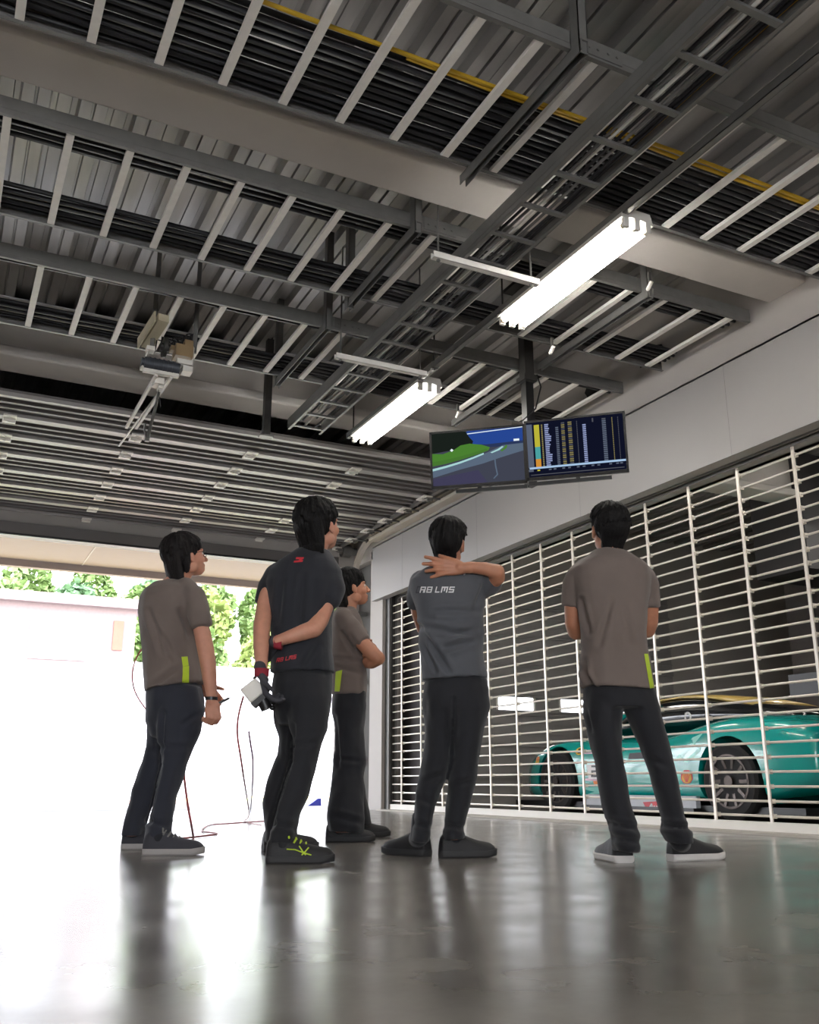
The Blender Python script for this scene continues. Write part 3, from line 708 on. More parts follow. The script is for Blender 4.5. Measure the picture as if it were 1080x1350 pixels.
for i_ in range(21):
    j_ = i_ % 3; x = -3+(i_//3)*5.0+j_*1.7; y = 70+j_*5.2; specs.append((x, y, (4.6, 8.6, 11.2)[j_], rr.uniform(5.2, 6.6), rr.uniform(2.0, 2.35), rr.choice((0, 0, 1, 1, 2))))
for i_, s_ in enumerate(specs):
    tree(*s_, ['mid-green leafy tree on the slope behind the grandstand', 'yellow-green leafy tree on the slope behind the grandstand', 'blue-green leafy tree on the slope behind the grandstand'][s_[5]], i_+1)
# light pole
# ================================================================ hoses and leads
hm = mat('red_hose', (176, 84, 84), .5)
def hose(name, pts, r, m, label, cat):
    # smooth the polyline
    P = [V(p) for p in pts]
    for _ in range(3):
        Q = [P[0]]
        for a, c in zip(P, P[1:]): Q += [a.lerp(c, .25), a.lerp(c, .75)]
        P = Q+[P[-1]]
    b = MB(); b.tube(P, r, 8); return tag(build(b, name, m), label, cat)
fz = lambda x, y: atZ(x, y, .008)
hose('air_hose', [atD(262, 925, 5.0), atD(240, 1000, 5.0), atD(247, 1060, 4.95), atD(253, 1090, 4.9), fz(256, 1112), fz(240, 1116), fz(215, 1108), fz(252, 1104), fz(288, 1100), fz(284, 1098), fz(262, 1096), fz(275, 1087), fz(300, 1086), fz(338, 1083), fz(380, 1082)], .006, hm, 'thin red hose dropping beside the long-haired man in grey and snaking over the floor', 'hose')
hose('cord_loop', [atD(195, 845, 5.06), atD(178, 868, 5.08), atD(173.5, 893, 5.08), atD(178, 915, 5.08), atD(196, 940, 5.06)], .004, hm, 'thin red cord looping out behind the back of the long-haired man', 'cord')
hose('tool_lead', [atD(321, 918, 4.55), atD(313.5, 945, 4.6), atD(312.5, 970, 4.65), atD(317, 995, 4.7), atD(322, 1030, 4.9), fz(330, 1078), fz(318, 1083), fz(345, 1088)], .005, hm, 'thin red lead hanging down from the white device to the floor', 'lead')
hose('spare_lead', [atD(328, 964, 6.2), atD(331, 985, 6.2), atD(334, 1001, 6.25), atD(333, 1040, 6.3), fz(330, 1072)], .006, mat('violet_lead', (120, 84, 110), .5), 'short violet lead hanging near the opening, beside the red lead', 'lead')
p = atZ(413, 1062, 0)
t = thing('wheel_chock', 'small blue wheel chock on the ground behind the man in black', 'chock', (p.x, p.y, 0))
b = MB(); b.prism([(p.x-.1, p.y-.06, 0), (p.x+.1, p.y-.06, 0), (p.x+.1, p.y-.06, .10), (p.x+.05, p.y-.06, .10)], (0, .12, 0)); build(b, 'wedge', mat('blue_plastic', (60, 70, 190), .5), t)
# ================================================================ teal race car in the next bay (nose towards the pit lane)
CX, CYF = 7.33, 9.15                    # centre line and front axle
WB = 2.65
teal = mat('teal_paint', (0, 158, 150), .25, var=.03, coat=.8)
CL = thing('race_car', 'teal race car with sponsor decals parked behind the grille', 'car', (CX, CYF-WB/2, 0))
# stations along the car: y offset from front axle (+ = forward), half width, z low, z shoulder, z centre of hood/deck
st = [(1.05, .40, .22, .42, .46), (.98, .66, .16, .50, .55), (.80, .84, .12, .60, .63), (.50, .93, .11, .70, .70), (.25, .965, .12, .765, .75), (0, .975, .12, .79, .78), (-.25, .965, .12, .785, .80), (-.55, .93, .12, .76, .84), (-.9, .90, .12, .74, .86), (-1.4, .885, .12, .735, .86), (-1.8, .90, .12, .78, .88),
      (-2.15, .95, .12, .85, .90), (-2.45, .985, .12, .89, .92), (-2.65, .99, .12, .90, .93), (-2.95, .985, .13, .89, .92), (-3.25, .96, .18, .86, .90), (-3.5, .90, .28, .80, .86), (-3.58, .86, .32, .74, .82)]
rings = []
for y, hw, z0, zs_, zc in st:
    half = [(hw*.90, z0), (hw*.985, z0+(zs_-z0)*.15), (hw, z0+(zs_-z0)*.45), (hw*.985, z0+(zs_-z0)*.72), (hw*.94, z0+(zs_-z0)*.92), (hw*.84, zs_), (hw*.55, (zs_+zc)/2+.01), (hw*.2, zc)]
    rings.append([(CX+px, CYF+y, pz) for px, pz in half]+[(CX-px, CYF+y, pz) for px, pz in reversed(half)])
b = MB(); b.loft(rings)
body = build(b, 'body', [teal, M['black']], CL, 40)
sub = body.modifiers.new('s', 'SUBSURF'); sub.levels = 2; sub.render_levels = 2
cut = MB()
for y in (0, -WB):
    for s in (-1, 1): cut.cyl((CX+s*.60, CYF+y, .335), (CX+s*1.2, CYF+y, .335), .385 if y == 0 else .395, n=40)
cme = cut.mesh('cut'); co = bpy.data.objects.new('cut', cme); COL.objects.link(co)
bo = body.modifiers.new('b', 'BOOLEAN'); bo.object = co; bo.operation = 'DIFFERENCE'; bo.solver = 'EXACT'
co.location = (0, 0, 0)
bpy.context.view_layer.update()
ev = body.evaluated_get(bpy.context.evaluated_depsgraph_get()); nm = bpy.data.meshes.new_from_object(ev)
body.modifiers.clear(); old = body.data; body.data = nm; bpy.data.objects.remove(co)
nm.shade_smooth(); nm.set_sharp_from_angle(angle=R(40)); nm.name = 'body'
if len(nm.materials) == 0: nm.materials.append(teal)
# paint under the sill dark: a floor tray
b = MB(); b.box((CX-.9, CYF-3.4, .07), (CX+.9, CYF+.95, .125)); b.box((CX-.99, CYF-2.2, .06), (CX+.99, CYF-.45, .10)); build(b, 'floor_tray', M['black'], CL)
skm = mat('skirt_silver', (190, 192, 198), .4)
for s in (-1, 1):
    b = MB(); b.box((CX+s*.90, CYF-2.2, .10), (CX+s*.955, CYF-.47, .205)); build(b, 'side_skirt', skm, CL)
# cabin
cab = [(-.55, .70, .84, .86), (-.95, .66, .85, 1.10), (-1.25, .62, .85, 1.175), (-1.6, .60, .86, 1.19), (-2.0, .58, .88, 1.16), (-2.5, .52, .90, 1.06), (-3.0, .45, .90, .95)]
rings = []
for y, hw, z0, z1 in cab:
    half = [(hw*1.08, z0-.05), (hw, z0+(z1-z0)*.5), (hw*.86, z0+(z1-z0)*.9), (hw*.6, z1)]
    rings.append([(CX+px, CYF+y, pz) for px, pz in half]+[(CX-px, CYF+y, pz) for px, pz in reversed(half)])
b = MB(); b.loft(rings); o = build(b, 'windows', mat('dark_glass', (16, 18, 22), .1, coat=.5), CL, 40)
s_ = o.modifiers.new('s', 'SUBSURF'); s_.levels = 1; s_.render_levels = 2
b = MB(); rr_ = []
for y, hw, z0, z1 in cab[1:6]:
    rr_.append([(CX-hw*.84, CYF+y, z1-.015), (CX-hw*.55, CYF+y, z1+.006), (CX+hw*.55, CYF+y, z1+.006), (CX+hw*.84, CYF+y, z1-.015)])
b.loft(rr_, closed=False, cap=False); o = build(b, 'roof', mat('roof_yellow', (188, 160, 88), .4, coat=.4), CL, 50)
so = o.modifiers.new('so', 'SOLIDIFY'); so.thickness = .02
for s in (-1, 1):
    b = MB(); b.tube([(CX+s*.74, CYF-.6, .84), (CX+s*.655, CYF-1.0, 1.07), (CX+s*.56, CYF-1.3, 1.16)], [.03, .028, .022], 8); build(b, 'roof_pillar', teal, CL)
    b = MB(); b.ell((CX+s*.93, CYF-.85, .97), .09, .06, .05); b.bar((CX+s*.72, CYF-.85, .9), (CX+s*.9, CYF-.85, .96), .03, .015); build(b, 'wing_mirror', M['black'], CL)
# wheels
tyre = mat('tyre_rubber', (22, 21, 22), .8); rim = mat('rim_bronze', (60, 52, 48), .35, .7)
for y in (0, -WB):
    for s in (-1, 1):
        x = CX+s*.83
        b = MB(); rings = []
        for dx, r_ in ((-.13, .22), (-.14, .30), (-.12, .33), (-.06, .338), (.06, .338), (.12, .33), (.14, .30), (.13, .22)): rings.append([(x+s*dx, CYF+y+r_*math.cos(a), .338+r_*math.sin(a)) for a in [2*math.pi*i/40 for i in range(40)]])
        b.loft(rings); w = build(b, 'wheel', tyre, CL)
        b = MB()
        for k in range(10):
            a = 2*math.pi*k/10; b.bar((x+s*.11, CYF+y+.04*math.cos(a), .338+.04*math.sin(a)), (x+s*.135, CYF+y+.22*math.cos(a), .338+.22*math.sin(a)), .03, .02, (s, 0, 0))
        b.cyl((x+s*.10, CYF+y, .338), (x+s*.15, CYF+y, .338), .05, n=16)
        rings = [[(x+s*.141, CYF+y+r_*math.cos(a), .338+r_*math.sin(a)) for a in [2*math.pi*i/32 for i in range(32)]] for r_ in (.215, .235)]
        b.loft(rings, cap=False); build(b, 'rim', rim, w)
# rear wing
b = MB(); b.box((CX-.9, CYF-3.75, 1.12), (CX+.9, CYF-3.42, 1.15)); b.box((CX-.91, CYF-3.78, 1.02), (CX-.9, CYF-3.38, 1.2)); b.box((CX+.9, CYF-3.78, 1.02), (CX+.91, CYF-3.38, 1.2))
for s in (-.4, .4): b.box((CX+s-.01, CYF-3.6, .85), (CX+s+.01, CYF-3.42, 1.13))
build(b, 'rear_wing', M['black'], CL)
# decals: thin vinyl patches following the side of the body
bvh_car = BVHTree.FromPolygons([body.matrix_world @ v.co for v in nm.vertices], [tuple(p.vertices) for p in nm.polygons])
def decal(name, shapes, mats, lift=.003):
    """shapes: (mat index, [(y, z)...]) projected along +X on the near flank"""
    b = MB()
    for k, (mi, pts) in enumerate(shapes):
        P = []
        for y, z in pts:
            h = bvh_car.ray_cast(V((CX-2, y, z)), V((1, 0, 0)))[0]
            P.append(h-V((lift+.001*k, 0, 0)) if h is not None else V((CX-.99, y, z)))
        b.poly(P, mi)
    return build(b, name, mats, CL, None, fixn=False)
def yz(x, y, X=6.37):
    p = atX(x, y, X); return (p.y, p.z)
pk, wh, bk, og, rd, yl = mat('decal_pink', (214, 176, 196), .4), mat('decal_white', (236, 232, 232), .4), mat('decal_black', (22, 20, 26), .4), mat('decal_orange', (228, 128, 52), .4), mat('decal_red', (206, 36, 52), .4), mat('decal_yellow', (236, 200, 60), .4)
teal2 = mat('decal_light_teal', (150, 226, 214), .3)
PT = lambda *p: [yz(x, y) for x, y in p]
decal('number_plate', [(0, PT((765, 992), (783, 991), (790, 1030), (769, 1029))), (1, PT((770, 1008), (787, 1007), (789, 1027), (773, 1027)))], [pk, wh])
# figure 2 on the plate
seg = [((776, 1009), (785, 1009), (785, 1011.5), (776, 1011.5)), ((782.5, 1011), (785, 1011), (785, 1016), (782.5, 1016)), ((776.5, 1015.5), (785, 1015.5), (785, 1018), (776.5, 1018)), ((776.5, 1017.5), (779, 1017.5), (779, 1022.5), (776.5, 1022.5)), ((776.5, 1022), (786, 1022), (786, 1024.5), (776.5, 1024.5))]
decal('number_two', [(0, PT(*s)) for s in seg], [bk], .006)
decal('orange_strip', [(0, PT((778, 1029), (792, 1028), (793, 1033), (779, 1034)))], [og])
circ = lambda cx, cy, rx, ry, n=18: [yz(cx+rx*math.cos(2*math.pi*i/n), cy+ry*math.sin(2*math.pi*i/n)) for i in range(n)]
decal('round_emblem', [(0, circ(759.5, 990, 4.6, 5.2)), (1, PT((757, 987), (761, 986), (759, 990), (762, 993), (758, 993.5), (758, 990)))], [yl, bk])
decal('orange_patch', [(0, circ(704, 1001, 3.6, 4)), (1, PT((701, 1003), (708, 1003), (707, 1006.5), (700, 1006.5)))], [og, yl])
# scallop shell emblem behind the door
def shell(cx, cy, s):
    out = []
    for i in range(11):
        a = math.radians(200-22*i); rad = s*(1.0 if i % 2 == 0 else .93); out.append((cx+rad*math.cos(a), cy-rad*.98*math.sin(a)))
    out += [(cx+s*.62, cy+s*.78), (cx+s*.3, cy+s*.95), (cx-s*.3, cy+s*.95), (cx-s*.62, cy+s*.78)]
    return out
fl = lambda pts: [yz(x, y) for x, y in pts]
sh = [(0, fl(shell(903, 1024, 9.6))), (1, fl(shell(903, 1025, 7.6)))]
for k in range(-3, 4): sh.append((0, fl([(903+k*.55-.25, 1031), (903+k*.55+.25, 1031), (903+k*2.0+.45, 1019.5+abs(k)*.6), (903+k*2.0-.45, 1019.5+abs(k)*.6)])))
decal('shell_emblem', sh, [rd, yl])
for q in (((886, 1000), (908, 972), (923, 966), (915, 978), (893, 1003)), ((898, 1004), (923, 985), (923, 990), (905, 1006)), ((892, 1040), (923, 1038), (923, 1052), (905, 1053), (892, 1050)), ((818, 1001), (848, 1000), (849, 1006), (818, 1007)), ((765, 1038), (790, 1037), (792, 1046), (766, 1048))):
    decal('pale_stripe', [(0, PT(*q))], [teal2])
decal('dark_slot', [(0, PT((820, 993), (842, 991), (844, 1000), (820, 1001)))], [bk])
# red panel with white letters on the skirt
def yz2(x, y): p = atX(x, y, CX-.956); return V((CX-.957, p.y, p.z))
b = MB(); b.poly([yz2(848, 1057.5), yz2(872, 1056), (yz2(884, 1069)), yz2(853, 1068.5)]); o = build(b, 'red_panel', rd, CL, None, fixn=False)
def strokes(lst, w):
    b = MB()
    for x0, y0, x1, y1 in lst:
        p, q = yz2(x0, y0), yz2(x1, y1); b.bar(p-V((.002, 0, 0)), q-V((.002, 0, 0)), .002, w, (0, 0, 1)) if abs(y1-y0) < .5 else b.bar(p-V((.002, 0, 0)), q-V((.002, 0, 0)), w, .002, (1, 0, 0))
    return b
b = strokes([(856, 1066, 859.5, 1059.5), (859.5, 1059.5, 861.5, 1066), (857.5, 1063.6, 861, 1063.6), (863, 1062, 863, 1066), (863, 1066, 866, 1066), (866, 1062, 866, 1066), (868, 1062, 871, 1062), (868, 1062, 868, 1066), (868, 1066, 871, 1066), (871, 1059, 871, 1066), (873, 1062, 873, 1066)], .014)
build(b, 'white_lettering', wh, CL)
b = MB(); p = atX(909, 945, 6.62)
rings = [[(6.60, p.y+r_*math.cos(a), p.z+r_*math.sin(a)*.95) for a in [2*math.pi*i/24 for i in range(24)]] for r_ in (.028, .05)]
b.loft(rings, cap=False); build(b, 'ring_emblem', mat('decal_grey', (180, 176, 172), .4), CL, None, fixn=False)
# ================================================================ people
def skin_mat(name, c):
    return mat(name, c, .5, 0, var=.06, scale=30, bump=.05, bscale=300, sss=.12)
skin = skin_mat('skin', (204, 146, 122)); skin2 = skin_mat('skin_tan', (188, 130, 102))
hairm = mat('black_hair', (13, 11, 12), .62, var=.35, scale=40, stretch=(6, 6, 1), bump=.5, bscale=60, spec=.25)
hairm2 = mat('dark_brown_hair', (22, 18, 19), .62, var=.3, scale=40, stretch=(6, 6, 1), bump=.5, bscale=60, spec=.25)
def cloth(name, c, var=.05):
    m = mat(name, c, .85, 0, var=var, scale=9, bump=.22, bscale=420, sheen=.15); return m
grey_t = cloth('taupe_jersey', (112, 100, 94)); char_t = cloth('charcoal_jersey', (82, 84, 90)); black_t = cloth('black_jersey', (32, 34, 42)); trs = cloth('black_work_cloth', (26, 27, 33)); trs_glare = cloth('navy_work_cloth_glare', (40, 43, 54))  # last trouser cloth is a lighter copy, glare from the opening in its colour
lime = mat('lime_reflective', (196, 222, 60), .5, var=.03); shoe_b = mat('black_shoe', (28, 28, 31), .6, var=.1, bump=.2, bscale=200); shoe_g = mat('dark_grey_shoe', (52, 52, 60), .7, bump=.3, bscale=300)
sole_w = mat('white_sole', (214, 210, 206), .6, var=.05); sole_g = mat('dark_sole', (44, 44, 46), .7); sole_p = mat('pale_grey_sole', (160, 156, 154), .7)
eye_w = mat('eye_white', (225, 220, 214), .2); eye_d = mat('iris_dark', (26, 18, 14), .15); lipm = mat('lip', (168, 98, 88), .5)
NR = 28
def ring(D, row, p=2.3):
    """row = (xl, yl, xr, yr, depth offset, depth radius): horizontal ellipse seen between two photo points"""
    xl, yl, xr, yr, dd, rd = row
    a, c = atD(xl, yl, D+dd), atD(xr, yr, D+dd); m = (a+c)/2; h = (c-a)/2
    out = []
    for i in range(NR):
        t = 2*math.pi*i/NR; ct, st_ = math.cos(t), math.sin(t)
        ct = math.copysign(abs(ct)**(2/p), ct); st_ = math.copysign(abs(st_)**(2/p), st_)
        out.append(m+h*ct+FH*(rd*st_))
    return out
def loft_rows(b, D, rows, p=2.3): b.loft([ring(D, r, p) for r in rows])
def shrink(row, k):
    xl, yl, xr, yr, dd, rd = row; cx, cy = (xl+xr)/2, (yl+yr)/2
    return (cx+(xl-cx)*k, cy+(yl-cy)*k, cx+(xr-cx)*k, cy+(yr-cy)*k, dd, rd*k)
def pts(D, lst): return [(atD(x, y, D+dd), r) for x, y, dd, r in lst]
def hand(b, w, d, nrm, lat, curl=(.5, .6, .7, .8), spread=.12, k=1.0, thumb=(.75, .55, .3), tc=.4):
    """w wrist, d finger direction, nrm palm normal, lat thumb side"""
    d, nrm, lat = d.normalized(), nrm.normalized(), lat.normalized()
    offs = [.030, .010, -.010, -.029]; lens = [(.040, .025, .021), (.044, .028, .022), (.041, .026, .021), (.033, .020, .019)]
    b.chain([(w-d*.03*k, .027*k), (w, .025*k)], 12)
    for i in range(4):
        kn = w+d*(.088-.004*abs(i-1))*k+lat*offs[i]*k+nrm*(-.004*k)
        b.chain([(w+d*.008*k+lat*offs[i]*.55*k, .0165*k), (w+d*.05*k+lat*offs[i]*.85*k, .0145*k), (kn, .0118*k)], 10)
        a = 0; p = kn; dirs = d+lat*(spread*(1.5-i)*.6)
        dirs.normalize(); ch = [(kn, .0108*k)]
        for j in range(3):
            a += curl[i]*(.8 if j == 0 else .6)
            v = dirs*math.cos(a)+nrm*math.sin(a); p = p+v*lens[i][j]*k; ch.append((p, (.0103, .0096, .0086)[j]*k))
        b.chain(ch, 10)
    t0 = w+d*.022*k+lat*.026*k; v = (d*thumb[0]+lat*thumb[1]+nrm*thumb[2]).normalized(); v2 = (v+(nrm*.8-lat*.3+d*.2)*tc).normalized()
    b.chain([(t0, .0155*k), (t0+v*.038*k, .0115*k), (t0+v*.038*k+v2*.030*k, .0098*k), (t0+v*.038*k+v2*.052*k, .008*k)], 10)
    b.ell(w+d*.03*k+lat*.018*k+nrm*.008*k, .018*k, .018*k, .018*k)
def shoe(root, heel, ang, mu, ms, L=.285, label=None, laces=None, thick=.03, W=1.0, lift=0.0):
    """heel: floor point; ang: heading from camera right, towards away"""
    f = RT*math.cos(ang)+FH*math.sin(ang); s = V((f.y, -f.x, 0)); b = MB(); rings = []
    prof = [(0, .024, .065), (.02, .032, .092), (.08, .038, .110), (.2, .041, .115), (.3, .041, .112), (.42, .044, .100), (.55, .049, .086), (.68, .053, .074), (.8, .052, .068), (.9, .046, .062), (.96, .036, .052), (1, .020, .038)]
    for t, hw, zt in prof:
        c = V((heel.x, heel.y, 0))+f*(t*L); zb = thick*.75; hw *= W
        rings.append([c+s*(hw*math.cos(a))+Z*(zb+(zt-zb)*max(0, math.sin(a))**.75) for a in [math.pi*i/12 for i in range(13)]]+[c-s*hw*.5+Z*zb, c+s*hw*.5+Z*zb])
    b.loft(rings)
    me = remesh(b, .005, 2); o = finish(me, 'shoe', mu, root, 60)
    if label: o['label'] = label
    b = MB(); rings = []
    for z, g, toe in ((.0, -.004, 0), (.006, .002, 0), (thick*.8, .004, .004), (thick, .001, .006)):
        out = []
        for i in range(len(prof)):
            t, hw, _ = prof[i]; out.append(V((heel.x, heel.y, 0))+f*(t*L*1.01)+s*((hw+g)*W)+Z*(z+(.008*max(0, t-.8)/.2)))
        for i in range(len(prof)-1, -1, -1):
            t, hw, _ = prof[i]; out.append(V((heel.x, heel.y, 0))+f*(t*L*1.01)-s*((hw+g)*W)+Z*(z+(.008*max(0, t-.8)/.2)))
        rings.append(out)
    b.loft(rings); build(b, 'sole', ms, o)
    if laces is not None:
        b = MB()
        for k in range(4):
            t = .36+.075*k; zt = .108-.010*k; c = V((heel.x, heel.y, 0))+f*(t*L)+Z*zt
            b.tube([c-s*.03-Z*.016+f*.01, c-s*.016+Z*.002, c+Z*.005, c+s*.016+Z*.002, c+s*.03-Z*.016-f*.01], .0045, 6)
        c = V((heel.x, heel.y, 0))+f*(.33*L)+Z*.108
        b.tube([c, c+s*.03+Z*.014-f*.004, c+s*.05-Z*.004, c+s*.02-Z*.006, c], .004, 6); b.tube([c, c-s*.03+Z*.014, c-s*.045-Z*.01, c], .004, 6)
        build(b, 'laces', laces, o)
    return o
def frame(yaw, pitch, roll=0.0):
    """yaw: clockwise from world +Y; returns matrix columns right, forward, up"""
    f0 = V((math.sin(yaw), math.cos(yaw), 0)); r = V((math.cos(yaw), -math.sin(yaw), 0))
    f = f0*math.cos(pitch)+Z*math.sin(pitch); u = Z*math.cos(pitch)-f0*math.sin(pitch)
    r2 = r*math.cos(roll)+u*math.sin(roll); u2 = u*math.cos(roll)-r*math.sin(roll)
    return Matrix((r2, f, u2)).transposed()
def head_shapes(b, c, A, neck_to, k=1.0, neck_r=.052):
    P = lambda x, y, z: c+A @ V((x*k, y*k, z*k))
    E = lambda x, y, z, a, d_, e_, n=20: b.ell(P(x, y, z), a*k, d_*k, e_*k, A, n, 14)
    E(0, -.012, .035, .074, .094, .085); E(0, .030, -.005, .064, .066, .085); E(0, .040, -.055, .050, .052, .055); E(0, .056, -.088, .030, .030, .022)
    for s in (-1, 1):
        E(s*.034, .058, -.028, .028, .030, .026); E(s*.030, .074, .022, .026, .016, .010); E(s*.045, .005, -.065, .018, .035, .03)
        E(s*.073, -.002, -.012, .010, .018, .028, 12); E(s*.0765, -.008, .002, .008, .013, .015, 10); E(s*.074, .002, -.034, .008, .010, .012, 10)
        E(s*.011, .104, -.034, .008, .009, .007, 10)
    b.chain([(P(0, .090, .014), .009*k), (P(0, .104, -.012), .010*k), (P(0, .114, -.030), .012*k)], 10)
    E(0, .090, -.058, .023, .010, .0065, 12); E(0, .088, -.069, .020, .010, .007, 12); E(0, .083, -.083, .02, .012, .012, 12)
    b.chain([(P(0, -.020, -.02), neck_r*k), (P(0, -.024, -.075), neck_r*k), (neck_to, neck_r*1.12*k)], 18)
def face_parts(root, c, A, k=1.0, glasses=False):
    P = lambda x, y, z: c+A @ V((x*k, y*k, z*k))
    for s in (-1, 1):
        b = MB(); b.ell(P(s*.032, .077, .002), .0135*k, .012*k, .009*k, A, 14, 10); b.ell(P(s*.032, .0855, .002), .0055*k, .005*k, .0058*k, A, 12, 8, 1); build(b, 'eye', [eye_w, eye_d], root)
        b = MB(); b.tube([P(s*.016, .093, .020), P(s*.032, .092, .026), P(s*.048, .080, .021)], [.003, .0038, .002], 8); build(b, 'eyebrow', hairm, root)
    if glasses:
        b = MB()
        for s in (-1, 1):
            rr_ = [P(s*.034+.021*math.cos(a), .101-.006*abs(math.cos(a)), .000+.016*math.sin(a)) for a in [2*math.pi*i/16 for i in range(17)]]
            b.tube(rr_, .0016, 6); b.tube([P(s*.055, .094, .006), P(s*.072, .05, .008), P(s*.080, .0, .006), P(s*.079, -.01, -.004)], .0016, 6)
        b.tube([P(-.013, .101, .004), P(0, .105, .006), P(.013, .101, .004)], .0016, 6)
        build(b, 'glasses', M['black'], root)
def hair(root, c, A, m, seed, k=1.0, nape=.06, side=.03, fringe=.04, puff=1.0, locks=150):
    """scalp volume, back of the head down to the nape, fringe and loose ends, combed into fine grooves"""
    P = lambda x, y, z: c+A @ V((x*k, y*k, z*k))
    rr = random.Random(seed); b = MB()
    b.ell(P(0, -.020, .046), .083*k*puff, .100*k*puff, .086*k*puff, A, 28, 18)
    b.ell(P(0, -.045, .012), .081*k*puff, .078*k*puff, .075*k, A, 24, 16)
    zb = -.045-nape                                   # lower edge of the hair at the nape
    rings = []
    for t in range(6):
        z = .02+(zb-.02)*t/5; wx = (.078-(.030 if nape < .06 else .016)*(t/5)**1.5*(1 if nape < .08 else .3))*puff; yb = -.112*puff+(.040 if nape < .06 else .030 if nape < .08 else .012)*(t/5)**1.4; yf = -.035-.012*t/5
        rings.append([P(wx*math.cos(a), (yb+yf)/2+(yf-yb)/2*math.sin(a), z) for a in [2*math.pi*q/20 for q in range(20)]])
    b.loft(rings)
    if side > .05:
        for s in (-1, 1): b.chain([(P(s*.066, -.005, .05), .022*k), (P(s*.069, -.022, .0), .021*k), (P(s*.066, -.030, -side*.6), .018*k), (P(s*.060, -.034, -side), .012*k)], 12)
    else:
        for s in (-1, 1): b.chain([(P(s*.066, .012, .05), .018*k), (P(s*.070, .012, .018), .011*k), (P(s*.070, .014, -.005), .005*k)], 10)
    b.ell(P(0, .048, .078), .068*k, .038*k, .032*k, A, 20, 12)
    for q in range(locks):
        th = rr.uniform(0, 6.283); ph = rr.uniform(.2, 1.6)
        n_ = V((math.sin(ph)*math.sin(th), math.sin(ph)*math.cos(th), math.cos(ph)))
        if n_.y > .45 and n_.z < .35: continue
        if n_.y > .1 and n_.z < .12: continue
        p0 = V((n_.x*.080*puff, -.020+n_.y*.097*puff, .046+n_.z*.083*puff))
        tang = V((n_.x*.6, n_.y*.6, -1)); tang -= n_*tang.dot(n_)*.95; tang.normalize(); tang += V((rr.uniform(-.2, .2), rr.uniform(-.2, .2), 0))
        ln = .05*rr.uniform(.7, 1.2)
        b.chain([(P(*p0), .0100*k), (P(*(p0+tang*ln*.5+n_*.003)), .008*k), (P(*(p0+tang*ln-n_*.003)), .003*k)], 8)
    for q in range(26):                               # fringe
        x = -.062+.124*q/25; p0 = V((x, .072-.35*x*x/.06, .076)); ln = fringe*rr.uniform(.7, 1.1)
        b.chain([(P(*p0), .010*k), (P(p0.x*1.04, p0.y+.012, p0.z-ln*.5), .008*k), (P(p0.x*1.05+rr.uniform(-.004, .004), p0.y+.010, p0.z-ln), .0028*k)], 8)
    for q in range(30):                               # ragged lower edge
        a = math.pi*(q+.5)/30; x = (.047 if nape < .06 else .06)*puff*math.cos(a); y = (-.048 if nape < .06 else -.07)*puff-.026*math.sin(a)
        p0 = V((x, y, zb+.02)); b.chain([(P(*p0), .0095*k), (P(x*.98, y+.004, zb-.002), .007*k), (P(x*.97, y+.008, zb-rr.uniform(.006, .022)), .0025*k)], 8)
    me = remesh(b, .0045*k, 2, .4); me.update(); Ai = A.transposed()
    nv = [v.normal.copy() for v in me.vertices]
    for v, n_ in zip(me.vertices, nv):
        q = Ai @ (v.co-c); ang = math.atan2(q.x, q.y)
        v.co = v.co+n_*(.0042*noise.noise(V((ang*9+seed, q.z*9, 1.7)))+.0028*noise.noise(V((ang*24+seed, q.z*16, 5.1))))
    me.update()
    return finish(me, 'hair', m, root, 180)
def displace(me, folds, D, amp=.0035, sc=9.0, seed=0):
    """soft cloth waves plus named creases: (x0,y0,x1,y1,depth,width) in photo pixels on the side towards the viewer"""
    nv = [v.normal.copy() for v in me.vertices]
    for v, n in zip(me.vertices, nv):
        p = v.co; q = V((p.x*sc*1.0+seed, p.y*sc, p.z*sc*.45))
        d = amp*noise.noise(q)+amp*.55*noise.noise(q*2.6)
        if folds and n.dot(FH) < .1:
            r_ = p-CAMP; w = r_.dot(FW); px, py = 540+F*r_.dot(RT)/w, 675-F*r_.dot(UP)/w
            for x0, y0, x1, y1, a, wd in folds:
                dx, dy = x1-x0, y1-y0; t = ((px-x0)*dx+(py-y0)*dy)/(dx*dx+dy*dy); tt = min(1, max(0, t))
                dist = math.hypot(px-x0-dx*tt, py-y0-dy*tt)
                s = math.sin(math.pi*min(1, max(0, .12+t*.76))) if 0 <= t <= 1 else .3
                g_ = math.exp(-(dist/wd)**2)-.6*math.exp(-((dist-1.7*wd)/wd)**2)
                d -= a*g_*s
        v.co = p+n*d
    me.update()
def garment(b, name, m, root, vox=.009, it=4, folds=(), D=5, amp=.0035, sc=9, seed=0):
    me = remesh(b, vox, it); me.update(); displace(me, folds, D, amp, sc, seed)
    return finish(me, name, m, root, 75)
def bvh(o):
    bpy.context.view_layer.update(); mw = o.matrix_world
    return BVHTree.FromPolygons([mw @ v.co for v in o.data.vertices], [tuple(p.vertices) for p in o.data.polygons])
